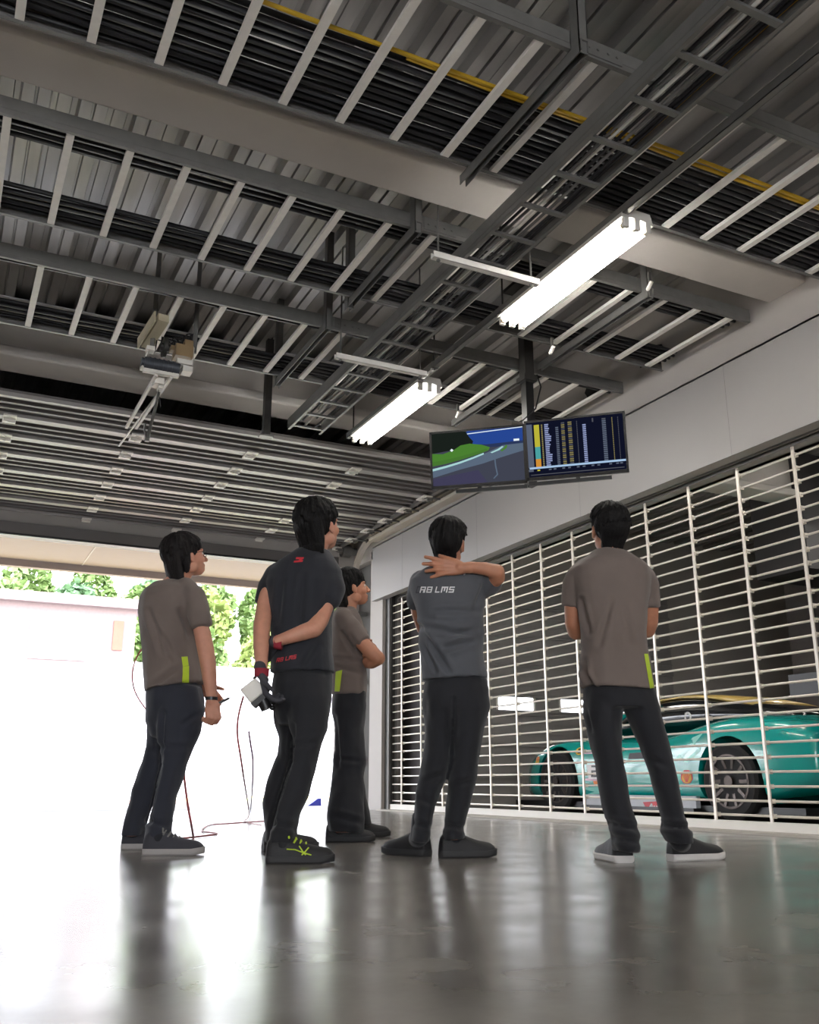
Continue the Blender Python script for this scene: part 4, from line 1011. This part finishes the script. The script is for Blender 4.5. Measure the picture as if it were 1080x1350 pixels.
def patch(o, quads, m, name, lift=.0022, n=(1, 10), parent=None):
    """print or tape lying on a garment: quads of photo points dropped onto the cloth"""
    tree_ = bvh(o); b = MB()
    for q in quads:
        tl, tr, br, bl = [V((*p, 0)) for p in q]; nu, nv = n; g = []
        for j in range(nv+1):
            for i in range(nu+1):
                a, c = tl.lerp(tr, i/nu), bl.lerp(br, i/nu); p = a.lerp(c, j/nv); d = ray(p.x, p.y).normalized()
                h = tree_.ray_cast(CAMP, d)
                g.append((h[0] if h[0] is not None else None, h[1], d))
        P = []
        last = next((x[0] for x in g if x[0] is not None), V())
        ref = (last-CAMP).length
        for hit, nn, d in g:
            if hit is None or abs((hit-CAMP).length-ref) > .12: hit = CAMP+d*ref; P.append(hit-d*lift)
            else: P.append(hit+nn*lift-d*.001); ref = (hit-CAMP).length
        b.add(P, [(j*(nu+1)+i, j*(nu+1)+i+1, (j+1)*(nu+1)+i+1, (j+1)*(nu+1)+i) for j in range(nv) for i in range(nu)])
    o2 = build(b, name, m, parent or o, 60, None, fixn=False)
    return o2
def arm_v(*p): return p
# blocky slanted capitals as quads in a unit cell (x right, y down)
GL = {'R': [(0,0,.22,1), (0,0,1,.2), (.78,.1,1,.55), (.2,.42,.95,.6), (.62,.55,1,1)], '8': [(0,0,.22,1), (.78,0,1,1), (0,0,1,.18), (0,.42,1,.58), (0,.82,1,1)],
      'L': [(0,0,.24,1), (0,.8,1,1)], 'M': [(0,0,.2,1), (.8,0,1,1), (.4,.15,.6,.75), (0,0,1,.22)], 'S': [(0,0,1,.2), (0,0,.22,.55), (0,.4,1,.6), (.78,.5,1,1), (0,.8,1,1)], '[': [(0,0,.25,1), (0,0,1,.16), (0,.84,1,1)]}
def word(x0, y0, x1, y1, h, text, widths, slant=.25, gap=.22):
    """quads of a word between two baseline photo points"""
    tot = sum(widths)+gap*(len(text)-1); out = []; cur = 0
    for ch, w in zip(text, widths):
        if ch != ' ':
            for a, c, d, e_ in GL[ch]:
                def Q(u, v):
                    s = (cur+u*w)/tot; bx, by = x0+(x1-x0)*s, y0+(y1-y0)*s
                    return (bx+slant*h*(1-v), by-h*(1-v))
                out.append((Q(a, c), Q(d, c), Q(d, e_), Q(a, e_)))
        cur += w+gap
    return out
body_parts = []
def person(label, D, c, A, neck_to, torso, arms, sleeves, legs, hands, shoes, skinm, hairm_, hk, shirt_m, tr_m, sfolds=(), tfolds=(), k=1.0, seed=0, glasses=False, foot=(), pelvis=None):
    base = sum((V((s[0].x, s[0].y, 0)) for s in shoes), V())/len(shoes)
    root = thing('person', label, 'person', base, 'people watching the hung monitors')
    b = MB(); head_shapes(b, c, A, neck_to, k)
    loft_rows(b, D, [shrink(r, .90) for r in torso[:1]]+[shrink(r, .78) for r in torso[1:]])
    for a in arms:
        q = pts(D, a); b.chain([(q[0][0], q[0][1]*.8), (q[1][0], q[1][1]*.88)]+q[2:], 16)
    for hfun in hands: hfun(b)
    for lg in legs: b.loft([ring(D, shrink(r, .62), 2.0) for r in lg])
    for s, lg in zip(shoes, legs):
        ank = sum(ring(D, lg[-1], 2.0), V())/NR
        f = RT*math.cos(s[1])+FH*math.sin(s[1]); p0 = V((s[0].x, s[0].y, .05)); b.chain([(p0+f*.06, .03), (p0+f*.15-Z*.004, .022), (p0+f*.22-Z*.012, .015)], 10); b.chain([(p0+f*.06, .03), (V((ank.x, ank.y, max(ank.z, .1))), .026)], 10)
    me = remesh(b, .0045, 3, .5); finish(me, 'body', skinm, root, 80)
    face_parts(root, c, A, k, glasses)
    hair(root, c, A, hairm_, seed, k, **hk)
    b = MB(); loft_rows(b, D, torso)
    for s in sleeves:
        q = pts(D, s); b.chain(q[:-1], 20); b.cyl(q[-2][0], q[-1][0], q[-2][1], q[-1][1], 20)
    sh = garment(b, 't_shirt', shirt_m, root, .0085, 4, [(*f_[:4], f_[4]*1.9, f_[5]) for f_ in sfolds], D, .0085, 7, seed)
    b = MB()
    if pelvis: loft_rows(b, D, [shrink(pelvis[0], .88), shrink(pelvis[1], .955)]+list(pelvis[2:]), 2.2)
    for lg in legs: b.loft([ring(D, shrink(r, .86) if i == 0 else r, 2.0) for i, r in enumerate(lg)])
    tr = garment(b, 'trousers', tr_m, root, .0085, 3, [(*f_[:4], f_[4]*1.3, f_[5]) for f_ in tfolds], D, .0085, 9, seed+3)
    for s, lg in zip(shoes, legs):
        ank = sum(ring(D, lg[-1], 2.0), V())/NR; f = RT*math.cos(s[1])+FH*math.sin(s[1]); p0 = V((s[0].x, s[0].y, .06))
        b = MB(); b.chain([(p0+f*.07+Z*.012, .041), (V((ank.x, ank.y, max(ank.z, .1)-.01)), .044), (V((ank.x, ank.y, max(ank.z, .1)+.07)), .038)], 14); finish(remesh(b, .007, 2), 'sock', trs, root, 80)
    return root, sh, tr
def fl_(x, y): return atZ(x, y, 0)
# ---------------------------------------------------------------- 1: long hair, taupe shirt, at the left
D = 4.95
c = atD(245, 734, D); A = frame(R(80), R(14))
torso = [(214, 765, 250, 765, 0, .055), (203, 770, 258, 770, .0, .10), (193, 779, 265, 779, .0, .155), (187.5, 790, 268, 790, .0, .185), (185, 808, 268, 808, 0, .195), (187, 828, 262, 828, 0, .185), (189.5, 850, 260, 850, 0, .175), (190, 872, 262, 872, 0, .17), (190.5, 893, 266, 893, 0, .175), (192, 914, 270, 900, 0, .18)]
legn = [(204, 905, 270, 905, -.06, .11), (206, 936, 270, 936, -.08, .115), (208, 964, 264, 964, -.10, .10), (211, 983, 255.5, 983, -.11, .09), (213, 1008, 246, 1008, -.13, .08), (207, 1030, 240.5, 1030, -.14, .075), (202, 1050, 233, 1050, -.15, .075), (197, 1075, 228.5, 1075, -.16, .075), (192, 1095, 226, 1095, -.17, .075), (190, 1109, 225, 1109, -.17, .078)]
legf = [(193, 915, 240, 915, .06, .11), (193.5, 940, 245, 940, .08, .11), (192.6, 964, 240, 964, .10, .10), (194, 984, 228, 984, .11, .09), (189, 1003, 222, 1003, .13, .085), (183, 1020, 216, 1020, .14, .08), (175, 1040, 207, 1040, .15, .078), (169, 1062, 201, 1062, .16, .075), (163, 1083, 195, 1083, .17, .075), (160, 1102, 190, 1102, .17, .078)]
pel = [(192, 903, 269, 899, 0, .165), (193, 925, 270, 925, 0, .175), (194, 950, 266, 950, 0, .165), (200, 972, 258, 972, 0, .11)]
armR = [(254, 786, -.12, .052), (264, 822, -.15, .047), (270, 850, -.16, .043), (274, 872, -.165, .041), (276.5, 895, -.155, .036), (278.5, 912, -.15, .029), (279, 924, -.15, .025)]
armL = [(214, 788, .13, .05), (226, 830, .16, .044), (238, 866, .15, .04), (258, 890, .12, .033), (270, 906, .08, .026)]
slR = [(246, 777, -.07, .062), (256, 787, -.12, .062), (262, 803, -.14, .058), (265.5, 818, -.15, .055), (266.5, 826, -.152, .054)]
slL = [(212, 782, .10, .06), (220, 815, .15, .058)]
wr = atD(279, 924, D-.15)
h1 = lambda b: hand(b, wr, -Z*.95+RT*.12+FH*.1, -FH*.2+RT*-.3+FH*.5, RT, (1.2, 1.25, 1.3, 1.3), .05, 1.0, (.75, .35, .5), .9)
wl = atD(271, 907, D+.075)
h1b = lambda b: hand(b, wl, RT*.6-Z*.7, -FH, RT*.3+Z*.5, (.8, .9, 1, 1))
sA, sB = fl_(188, 1127.5), fl_(160, 1120)
P1, sh1, tr1 = person('long-haired man in a taupe t-shirt at far left, thin tool in his lowered hand', D, c, A, atD(229, 772, D), torso, [armR, armL], [slR, slL], [legn, legf], [h1, h1b],
    [(sA, R(6)), (sB, R(6))], skin, hairm2, dict(nape=.115, side=.085, fringe=.055, puff=1.06, locks=170), grey_t, trs_glare,
    sfolds=[(196, 805, 214, 860, .010, 4), (205, 822, 232, 872, .008, 4), (200, 905, 240, 878, .008, 4), (238, 805, 252, 840, .008, 4)],
    tfolds=[(216, 940, 212, 1010, .014, 3), (212, 1010, 196, 1085, .016, 3), (200, 985, 250, 985, .006, 4), (190, 1080, 228, 1090, .008, 4), (240, 955, 262, 940, .006, 3)], k=1.0, seed=1, glasses=True, pelvis=pel)
shoe(P1, sA, R(6), shoe_g, sole_p, .285, laces=M['gcable']); shoe(P1, sB, R(6), shoe_g, sole_p, .285)
o = patch(sh1, [((239, 866), (247, 865.5), (248.5, 877.5), (241, 879)), ((241, 879), (249, 877.8), (249, 899.5), (240, 899.5))], lime, 'reflective_strip', n=(3, 8)); o['label'] = 'lime yellow reflective strip'
b = MB(); wp = atD(278.8, 921, D-.15); rings = []
for dz in (-.008, .008): rings.append([wp+RT*.031*math.cos(a)+FH*.031*math.sin(a)+Z*dz for a in [2*math.pi*i/18 for i in range(18)]])
b.loft(rings); build(b, 'wrist_band', M['black'], P1)
b = MB(); p, q = atD(281, 931, D-.15), atD(302, 920.5, D-.13); b.bar(p, q, .012, .006, FH); bb = (q-p).normalized(); b.cyl(q-bb*.03, q+bb*.012, .007, .002, 10)
tag(build(b, 'probe', M['dark']), 'thin dark pointed probe held in the hand of the long-haired man', 'tool')
# ---------------------------------------------------------------- 2: black shirt, hand behind the back
D = 4.5
c = atD(421, 694, D); A = frame(R(62), R(14))
torso = [(392, 725, 433, 725, 0, .06), (380, 733, 440, 733, 0, .085), (364, 743, 447, 743, 0, .11), (354, 754, 452, 754, 0, .125), (350, 770, 450, 770, 0, .14), (353, 792, 444, 792, 0, .145), (355.5, 815, 438, 815, 0, .14), (356, 836, 437.5, 836, 0, .135), (357.5, 856, 438, 856, 0, .135), (357.5, 872, 440, 872, 0, .14), (357, 887, 441, 887, 0, .145)]
legn = [(376, 892, 440, 892, -.03, .12), (377, 920, 438, 920, -.05, .115), (380, 944, 436, 944, -.07, .105), (384, 963, 432.5, 963, -.09, .098), (386, 984, 423, 984, -.11, .088), (385, 1005, 417, 1005, -.13, .08), (378, 1025, 412.5, 1025, -.15, .078), (370, 1050, 406.5, 1050, -.17, .077), (362, 1075, 396, 1075, -.19, .076), (357, 1095, 392.5, 1095, -.2, .078), (353, 1110, 390, 1110, -.2, .08)]
legf = [(358, 892, 415, 892, .06, .115), (359.6, 925, 412, 925, .09, .11), (362, 952, 412, 952, .12, .10), (367, 974, 410, 974, .14, .09), (365, 994, 400, 994, .16, .083), (357, 1014, 392, 1014, .19, .08), (351.5, 1036, 388, 1036, .21, .078), (347.5, 1056, 382, 1056, .23, .076), (348, 1077, 380, 1077, .25, .075), (351, 1094, 380, 1094, .26, .076), (350, 1110, 380, 1110, .26, .076)]
pel = [(357.5, 880, 441, 880, 0, .135), (358.5, 905, 440, 905, 0, .145), (360, 930, 436, 930, 0, .14), (368, 955, 433, 955, 0, .10)]
armR = [(438, 770, -.02, .055), (430, 795, -.05, .048), (421, 818, -.09, .044), (414, 829, -.13, .042), (399, 834, -.155, .038), (381, 840, -.165, .031), (366, 845, -.165, .026)]
armL = [(357, 770, .0, .052), (349, 798, -.05, .044), (345.5, 825, -.12, .041), (344.5, 850, -.16, .037), (344.5, 872, -.19, .030), (345, 887, -.2, .026)]
slR = [(426, 752, 0, .062), (434, 762, -.01, .068), (437, 776, -.025, .070), (434, 788, -.04, .066), (432, 794, -.045, .064)]
slL = [(378, 752, 0, .06), (364, 760, 0, .062), (355, 774, 0, .056), (348.5, 788, 0, .044), (346, 797, 0, .040)]
wR = atD(362, 846, D-.155); wL = atD(345, 888, D-.205)
_h2 = lambda b: hand(b, wR, RT*-.8-Z*.25, -FH, -Z*.9+RT*.2, (1.1, 1.1, 1.1, 1.1), .05)
h2b = lambda b: hand(b, wL, -Z*.9+RT*.25, RT*.5-FH*.2, -FH+RT*.1, (.9, 1, 1.1, 1.1), .06)
sA, sB = fl_(350, 1138.5), fl_(346, 1122)
P2, sh2, tr2 = person('man in black with one arm bent behind his back, holding a white device', D, c, A, atD(411, 735, D), torso, [armR, armL], [slR, slL], [legn, legf], [],
    [(sA, R(8)), (sB, R(25))], skin, hairm, dict(nape=.07, side=.04, fringe=.05, puff=1.1, locks=200), black_t, trs,
    sfolds=[(400, 760, 395, 830, .006, 5), (372, 760, 366, 820, .006, 4), (420, 850, 400, 880, .006, 4)],
    tfolds=[(388, 955, 384, 1005, .014, 3), (384, 1005, 366, 1060, .014, 3), (366, 1060, 359, 1092, .012, 3), (385, 985, 420, 978, .006, 4), (360, 1085, 392, 1092, .008, 4)], k=1.05, seed=2, pelvis=pel)
shoes2 = [shoe(P2, sA, R(8), shoe_b, sole_g, .29, laces=lime), shoe(P2, sB, R(25), shoe_b, sole_g, .29)]
glove = mat('grey_work_glove', (64, 64, 70), .8, bump=.2); gred = mat('red_cuff', (150, 40, 56), .8)
for w, d, nr, lt, cu, cuffdir in ((wR, RT*-.2-Z*.2+FH*.8, -RT*.9-FH*.2, Z*.95+RT*-.05, (.7, .7, .7, .7), RT*.95+Z*-.12), (wL, -Z*.9+RT*.25, RT*.5-FH*.2, -FH+RT*.1, (.9, 1, 1.1, 1.1), Z)):
    b = MB(); hand(b, w+d.normalized()*(.035 if cuffdir.z < .5 else 0), d, nr, lt, cu, .06, 1.08); gv = finish(remesh(b, .005, 2), 'glove', glove, P2, 80)
    b = MB(); cd = cuffdir.normalized(); o_ = .0 if cuffdir.z > .5 else .016; b.tube([w+cd*(o_-.014), w+cd*(o_+.004), w+cd*(o_+.022)], [.032, .034, .034], 16); build(b, 'glove_cuff', gred, gv)
redp = mat('red_print', (206, 52, 62), .6, var=.03)
o = patch(sh2, [((391, 735), (401, 735), (400, 737.5), (390, 737.5)), ((388, 739.5), (400, 738.5), (399, 741), (387.5, 742)), ((395, 737), (399, 737), (398, 739), (394, 739))], redp, 'printed_emblem', n=(4, 1)); o['label'] = 'small red emblem below the collar'
o = patch(sh2, word(364.5, 873.5, 390, 868.5, 5.6, 'R8 LMS', [1, 1, .3, .9, 1.2, 1]), redp, 'printed_lettering', n=(2, 1)); o['label'] = 'red lettering at the hem of the black shirt'
def dquad(px, d): return [atD(x, y, 4.27+d) for x, y in px]
t = thing('measuring_device', 'white box with black lens end hanging from the gloved hand of the man in black', 'measuring device', atD(340, 930, 4.29))
b = MB(); b.prism(dquad([(316, 909), (336, 893.5), (351, 909.5), (330, 927)], 0), FH*.075); o = build(b, 'case', M['white'], t); bv = o.modifiers.new('b', 'BEVEL'); bv.width = .006; bv.segments = 2
b = MB(); b.prism(dquad([(330, 927.5), (349, 911), (353, 917), (335, 933)], .008), FH*.06); b.cyl(atD(346, 921, 4.31), atD(352, 935, 4.31), .03, .026, 18); b.cyl(atD(351, 929, 4.31), atD(361, 924.5, 4.31), .012, n=10); b.ell(atD(361, 925, 4.31), .016, .016, .016); b.ell(atD(359, 933, 4.31), .012, .012, .012); build(b, 'lens_end', M['black'], t)
b = MB(); b.tube([atD(335, 895, 4.31), atD(340, 888, 4.32), atD(349, 893, 4.33), atD(355, 908, 4.32), atD(352, 914, 4.31)], .008, 8); build(b, 'hand_strap', M['dark'], t)
o = shoes2[0]
b = MB(); hx_ = fl_(350, 1138.5); f_ = RT*math.cos(R(8))+FH*math.sin(R(8)); s_ = V((f_.y, -f_.x, 0))
def on_shoe(t, z, k=.051): return V((hx_.x, hx_.y, 0))+f_*(t*.29)+s_*k+Z*z
for pa in ([(.30, .060, .043), (.42, .058, .046), (.55, .045, .051), (.66, .036, .054)], [(.48, .072, .043), (.53, .052, .050), (.58, .036, .053)], [(.62, .066, .046), (.57, .050, .051), (.52, .036, .052)]): b.tube([on_shoe(*q) for q in pa], .0028, 6)
build(b, 'side_stripe', lime, o)
# ---------------------------------------------------------------- 3: arms folded, in profile beside the pillar
D = 5.85
c = atD(463, 776, D); A = frame(R(97), R(12))
torso = [(446, 801, 468, 801, 0, .055), (441, 807, 472, 807, 0, .11), (438, 816, 476, 816, 0, .16), (436.5, 830, 479, 830, 0, .18), (436, 850, 481, 850, 0, .18), (436.5, 870, 482.5, 870, 0, .175), (437, 890, 484, 890, 0, .17), (437.5, 917, 484, 917, 0, .17)]
legn = [(438, 912, 485, 912, -.06, .11), (437, 935, 482, 935, -.07, .11), (440, 960, 479, 960, -.08, .10), (441, 990, 481, 990, -.10, .09), (439.5, 1006, 482.5, 1006, -.11, .085), (437, 1022, 479.5, 1022, -.12, .08), (434, 1045, 480, 1045, -.14, .08), (431.5, 1066, 481, 1066, -.15, .08), (432, 1085, 480, 1085, -.16, .082), (434, 1097, 478, 1097, -.16, .084)]
legf = [(442, 912, 486, 912, .06, .11), (442, 940, 483, 940, .08, .11), (444, 970, 480, 970, .10, .10), (446, 1000, 481, 1000, .12, .088), (448, 1025, 480, 1025, .14, .082), (450, 1050, 483, 1050, .17, .08), (452, 1072, 487, 1072, .2, .08), (453, 1088, 489, 1088, .22, .08)]
pel = [(437.5, 909, 484, 909, 0, .16), (437, 930, 484, 930, 0, .165), (440, 960, 480, 960, 0, .13)]
armR = [(460, 828, -.16, .052), (476, 846, -.18, .047), (490, 860, -.185, .045), (498.5, 868, -.18, .043), (490, 873, -.13, .04), (480, 872, -.03, .034), (476, 868, .07, .028)]
armL = [(466, 828, .16, .052), (484, 850, .17, .045), (494, 866, .15, .042), (487, 874, .05, .036), (484, 872, .0, .03), (484, 868, -.05, .026)]
slR = [(453, 815, -.12, .062), (464, 829, -.16, .062), (473, 841, -.175, .056), (478, 847, -.18, .053)]
slL = [(460, 817, .13, .06), (476, 840, .165, .06)]
h3 = lambda b: hand(b, atD(476, 868, D+.07), FH*.9+RT*.2, -RT, Z, (.4, .4, .4, .4))
h3b = lambda b: hand(b, atD(484, 868, D-.05), -FH*.6+Z*.3-RT*.1, RT*.8+FH*.1, Z, (1.3, 1.3, 1.3, 1.3), .02)
sA, sB = fl_(429, 1110), fl_(455, 1103.5)
P3, sh3, tr3 = person('man in profile with folded arms in a taupe t-shirt, beside the pillar', D, c, A, atD(457, 806, D), torso, [armR, armL], [slR, slL], [legn, legf], [h3, h3b],
    [(sA, R(4)), (sB, R(8))], skin2, hairm, dict(nape=.06, side=.04, fringe=.05, puff=1.06, locks=150), grey_t, trs,
    sfolds=[(440, 868, 478, 872, .008, 3), (452, 835, 470, 865, .008, 3), (446, 880, 474, 888, .006, 3), (462, 838, 476, 862, .007, 3)],
    tfolds=[(441, 945, 446, 1010, .012, 3), (444, 1000, 475, 1004, .006, 3), (440, 1075, 476, 1085, .01, 4)], k=1.0, seed=3, pelvis=pel)
shoe(P3, sA, R(4), shoe_b, sole_g, .285); shoe(P3, sB, R(8), shoe_b, sole_g, .285)
o = patch(sh3, [((443, 885.5), (451.5, 883.5), (448, 911.5), (441.5, 911.5))], lime, 'reflective_strip', n=(3, 8)); o['label'] = 'lime yellow reflective strip'
# ---------------------------------------------------------------- 4: charcoal shirt with lettering, hand on the neck
D = 4.6
c = atD(591, 716, D); A = frame(R(43), R(10), R(-4))
torso = [(571, 744, 612, 744, 0, .06), (562, 749, 622, 748, 0, .085), (548, 757, 634, 754, 0, .105), (540, 765, 640, 762, 0, .12), (540.5, 778, 640, 778, 0, .13), (545, 793, 637, 793, 0, .135), (549.5, 808, 637, 808, 0, .135), (553, 830, 637, 830, 0, .13), (554.8, 850, 636.5, 850, 0, .13), (554.8, 872, 638.5, 872, 0, .132), (555.5, 898, 643, 894, 0, .135)]
legl = [(556, 898, 602, 898, .0, .115), (557.8, 931, 600, 931, .0, .112), (560, 962, 598, 962, .0, .10), (559.5, 985, 596, 985, 0, .09), (557.5, 1003, 594.5, 1003, -.01, .085), (552, 1030, 586, 1030, -.01, .078), (547, 1052, 579, 1052, 0, .075), (545.5, 1072, 572.5, 1072, 0, .074), (543.5, 1092, 569.5, 1092, 0, .076), (540.5, 1109, 566, 1109, 0, .08)]
legr = [(596, 896, 645.5, 896, .0, .115), (597, 931, 645, 931, .0, .112), (596, 962, 638.5, 962, .0, .10), (596, 985, 635, 985, 0, .092), (595.5, 1005, 630.5, 1005, -.01, .085), (591.5, 1030, 626.5, 1030, -.01, .08), (589, 1053, 621.5, 1053, -.01, .077), (586, 1074, 616.5, 1074, -.01, .075), (584, 1092, 612, 1092, -.01, .077), (582, 1108, 614, 1106, -.01, .08)]
pel = [(556, 890, 643, 888, 0, .125), (557, 910, 646, 908, 0, .135), (558.5, 935, 644, 935, 0, .135), (562, 958, 637, 958, 0, .115), (575, 978, 622, 978, 0, .08), (588, 992, 606, 992, 0, .04)]
armR = [(632, 772, .02, .055), (645, 768, -.02, .049), (655, 761, -.07, .042), (655.5, 754, -.10, .038), (640, 750, -.115, .033), (622, 748, -.12, .029), (606, 748.5, -.125, .025)]
armL = [(550, 775, .06, .052), (552, 806, .14, .045), (560, 828, .2, .042), (575, 812, .26, .034), (590, 800, .26, .028)]
slR = [(622, 766, 0, .068), (634, 769, .01, .072), (645, 768, -.015, .066), (649, 767, -.03, .062)]
slL = [(556, 768, .03, .062), (551, 788, .09, .056), (551.5, 798, .12, .054)]
h4 = lambda b: hand(b, atD(610, 748.5, D-.125), RT*-1+Z*.03, FH*.9-Z*.1, Z*.95+RT*-.15, (.10, .12, .16, .2), .26, 1.06, (.85, .45, .2), .1)
h4b = lambda b: hand(b, atD(591, 799, D+.26), Z*.3-RT*.2+FH*.2, -FH, RT, (.5, .5, .5, .5))
sA, sB = fl_(565, 1129), fl_(580, 1131)
P4, sh4, tr4 = person('man in a charcoal t-shirt with white lettering, hand clasped behind his neck', D, c, A, atD(592, 752, D), torso, [armR, armL], [slR, slL], [legl, legr], [h4, h4b],
    [(sA, R(140)), (sB, R(16))], skin2, hairm, dict(nape=.035, side=.02, fringe=.03, puff=1.0, locks=150), char_t, trs,
    sfolds=[(553, 825, 592, 885, .012, 4), (556, 838, 574, 884, .010, 3), (556, 826, 630, 838, .008, 4), (572, 805, 634, 806, .006, 4), (580, 857, 634, 842, .007, 4), (575, 842, 632, 828, .006, 4), (640, 768, 628, 800, .008, 4)],
    tfolds=[(598, 920, 596, 995, .012, 3), (562, 1030, 585, 1020, .008, 4), (600, 1035, 622, 1030, .008, 4), (546, 1085, 568, 1092, .008, 4), (585, 1088, 612, 1092, .01, 4), (552, 1052, 574, 1062, .006, 4)], k=1.02, seed=4, pelvis=pel)
shoe(P4, sA, R(140), shoe_b, sole_g, .27); shoe(P4, sB, R(16), shoe_b, sole_g, .27)
whp = mat('white_print', (226, 226, 226), .6, var=.02); outp = mat('dark_outline_print', (58, 58, 64), .7)
o = patch(sh4, word(553.5, 781.5, 598, 781.5, 8.0, 'R8 LMS', [1, 1, .2, .85, 1.25, 1.0]), whp, 'printed_lettering', n=(2, 1)); o['label'] = 'white slanted lettering across the back'
o = patch(sh4, word(548.5, 782, 553, 782, 9.0, '[', [1]), outp, 'printed_frame', n=(1, 1)); o['label'] = 'dark slanted frame mark left of the lettering'
patch(sh4, [((607, 753), (609.5, 752.5), (614, 757), (612, 758.5))], whp, 'collar_tag', n=(1, 1))
# ---------------------------------------------------------------- 5: taupe shirt, arms folded in front, at the right
D = 4.3
c = atD(803, 698, D); A = frame(R(20), R(12), R(0))
torso = [(785, 726, 823, 726, 0, .06), (776, 733, 838, 733, 0, .085), (762, 741, 850, 741, 0, .11), (753, 750, 857, 750, 0, .125), (752, 764, 859, 764, 0, .135), (757, 784, 856, 784, 0, .14), (763, 806, 852, 806, 0, .14), (766.5, 832, 851, 832, 0, .135), (767.5, 856, 853.5, 856, 0, .135), (767, 880, 859, 880, 0, .14), (765.5, 906, 863, 912, 0, .145)]
legl = [(767, 905, 822, 905, .0, .12), (770, 940, 820, 940, .0, .115), (774.5, 967, 820, 967, -.01, .10), (780, 988, 820, 988, -.01, .092), (786, 1005, 822, 1005, -.01, .088), (790.5, 1036, 826, 1036, -.01, .08), (794, 1062, 833, 1062, -.01, .078), (800, 1082, 838.5, 1082, -.01, .078), (806, 1103, 842.5, 1103, -.02, .08), (809, 1122, 842, 1122, -.02, .082)]
legr = [(815, 908, 864, 908, .0, .12), (824, 939, 871, 939, .0, .112), (834, 962, 876.5, 962, .0, .10), (843, 980, 881, 980, .0, .094), (852, 1005, 887.5, 1005, -.01, .086), (860, 1034, 895, 1034, -.01, .08), (869, 1058, 899.5, 1058, -.01, .077), (874, 1080, 903, 1080, -.01, .077), (871.5, 1095, 912, 1095, -.01, .082), (879, 1110, 913.5, 1112, -.01, .08)]
pel = [(767, 900, 863, 902, 0, .135), (768.5, 916, 865, 918, 0, .14), (770, 935, 869, 935, 0, .125)]
armL_ = [(760, 768, .02, .052), (756, 800, .04, .048), (757.5, 822, .07, .044), (760, 832, .10, .042), (775, 830, .20, .036), (800, 822, .24, .03), (818, 816, .24, .026)]
armR_ = [(852, 768, .02, .052), (857, 800, .05, .046), (856, 820, .09, .042), (853, 830, .12, .04), (835, 828, .22, .035), (815, 820, .21, .03), (796, 814, .2, .026)]
slL = [(774, 752, 0, .062), (764, 760, .0, .06), (757, 772, .02, .055), (753.5, 788, .035, .050), (752.5, 801, .04, .047)]
slR = [(838, 752, 0, .062), (848, 760, 0, .058), (855, 772, .02, .052), (858, 788, .04, .046), (858.5, 801, .045, .044)]
h5 = lambda b: hand(b, atD(818, 816, D+.24), RT*.8+Z*.1, -FH, Z, (.4, .4, .5, .5))
h5b = lambda b: hand(b, atD(796, 814, D+.2), -RT*.8+Z*.1, FH, Z, (.4, .4, .5, .5))
sA, sB = fl_(824, 1138), fl_(884, 1135.5)
P5, sh5, tr5 = person('rightmost man, taupe t-shirt, folded arms, feet apart, in front of the grille', D, c, A, atD(804, 735, D), torso, [armL_, armR_], [slL, slR], [legl, legr], [h5, h5b],
    [(sA, R(96)), (sB, R(24))], skin2, hairm, dict(nape=.045, side=.025, fringe=.03, puff=1.0, locks=150), grey_t, trs,
    sfolds=[(768, 790, 778, 835, .009, 3), (772, 870, 776, 905, .009, 3), (806, 790, 790, 850, .006, 4), (822, 800, 832, 850, .004, 4), (768, 880, 784, 908, .008, 3)],
    tfolds=[(772, 935, 778, 965, .008, 3), (800, 1085, 838, 1092, .012, 4), (806, 1105, 842, 1110, .01, 4), (872, 1088, 910, 1092, .014, 4), (856, 1000, 880, 1010, .006, 4)], k=1.0, seed=5, pelvis=pel)
s1 = shoe(P5, sA, R(96), shoe_b, sole_w, .28, W=1.25); s2 = shoe(P5, sB, R(24), shoe_b, sole_w, .285)
o = patch(sh5, [((849, 862), (854, 862), (863, 911), (857.5, 912))], lime, 'reflective_strip', n=(3, 10)); o['label'] = 'lime yellow reflective strip'
# ================================================================ daylight and exposure
w = bpy.data.worlds.new('overcast_sky'); S.world = w; w.use_nodes = True
n, l = w.node_tree.nodes, w.node_tree.links
bg = n['Background']
tc = n.new('ShaderNodeTexCoord'); sx = n.new('ShaderNodeSeparateXYZ'); cr = n.new('ShaderNodeValToRGB')
l.new(tc.outputs['Generated'], sx.inputs[0]); l.new(sx.outputs[2], cr.inputs[0])
cr.color_ramp.elements[0].color = (.9, .92, .95, 1); cr.color_ramp.elements[1].color = (.72, .82, 1, 1)
l.new(cr.outputs[0], bg.inputs[0]); bg.inputs[1].default_value = 10
for nm, loc, rot, sx_, sy_ in (('daylight_opening', (.8, OP+.12, 1.6), (R(90), 0, 0), 8.0, 3.2), ('daylight_rear', (-2.4, -7.1, 1.5), (R(-90), 0, 0), 5.2, 3.0)):
    ld = bpy.data.lights.new(nm, 'AREA'); ld.shape = 'RECTANGLE'; ld.size = sx_; ld.size_y = sy_; ld.cycles.is_portal = True
    lo = bpy.data.objects.new(nm, ld); COL.objects.link(lo); lo.location = loc; lo.rotation_euler = rot
S.view_settings.view_transform = 'Standard'; S.view_settings.look = 'None'; S.view_settings.gamma = 1.0
S.view_settings.exposure = 0.32; S.view_settings.use_curve_mapping = False
S.cycles.max_bounces = 8; S.cycles.diffuse_bounces = 5; S.cycles.glossy_bounces = 4; S.cycles.use_denoising = True
S.cycles.sample_clamp_indirect = 8; S.cycles.caustics_reflective = False; S.cycles.caustics_refractive = False
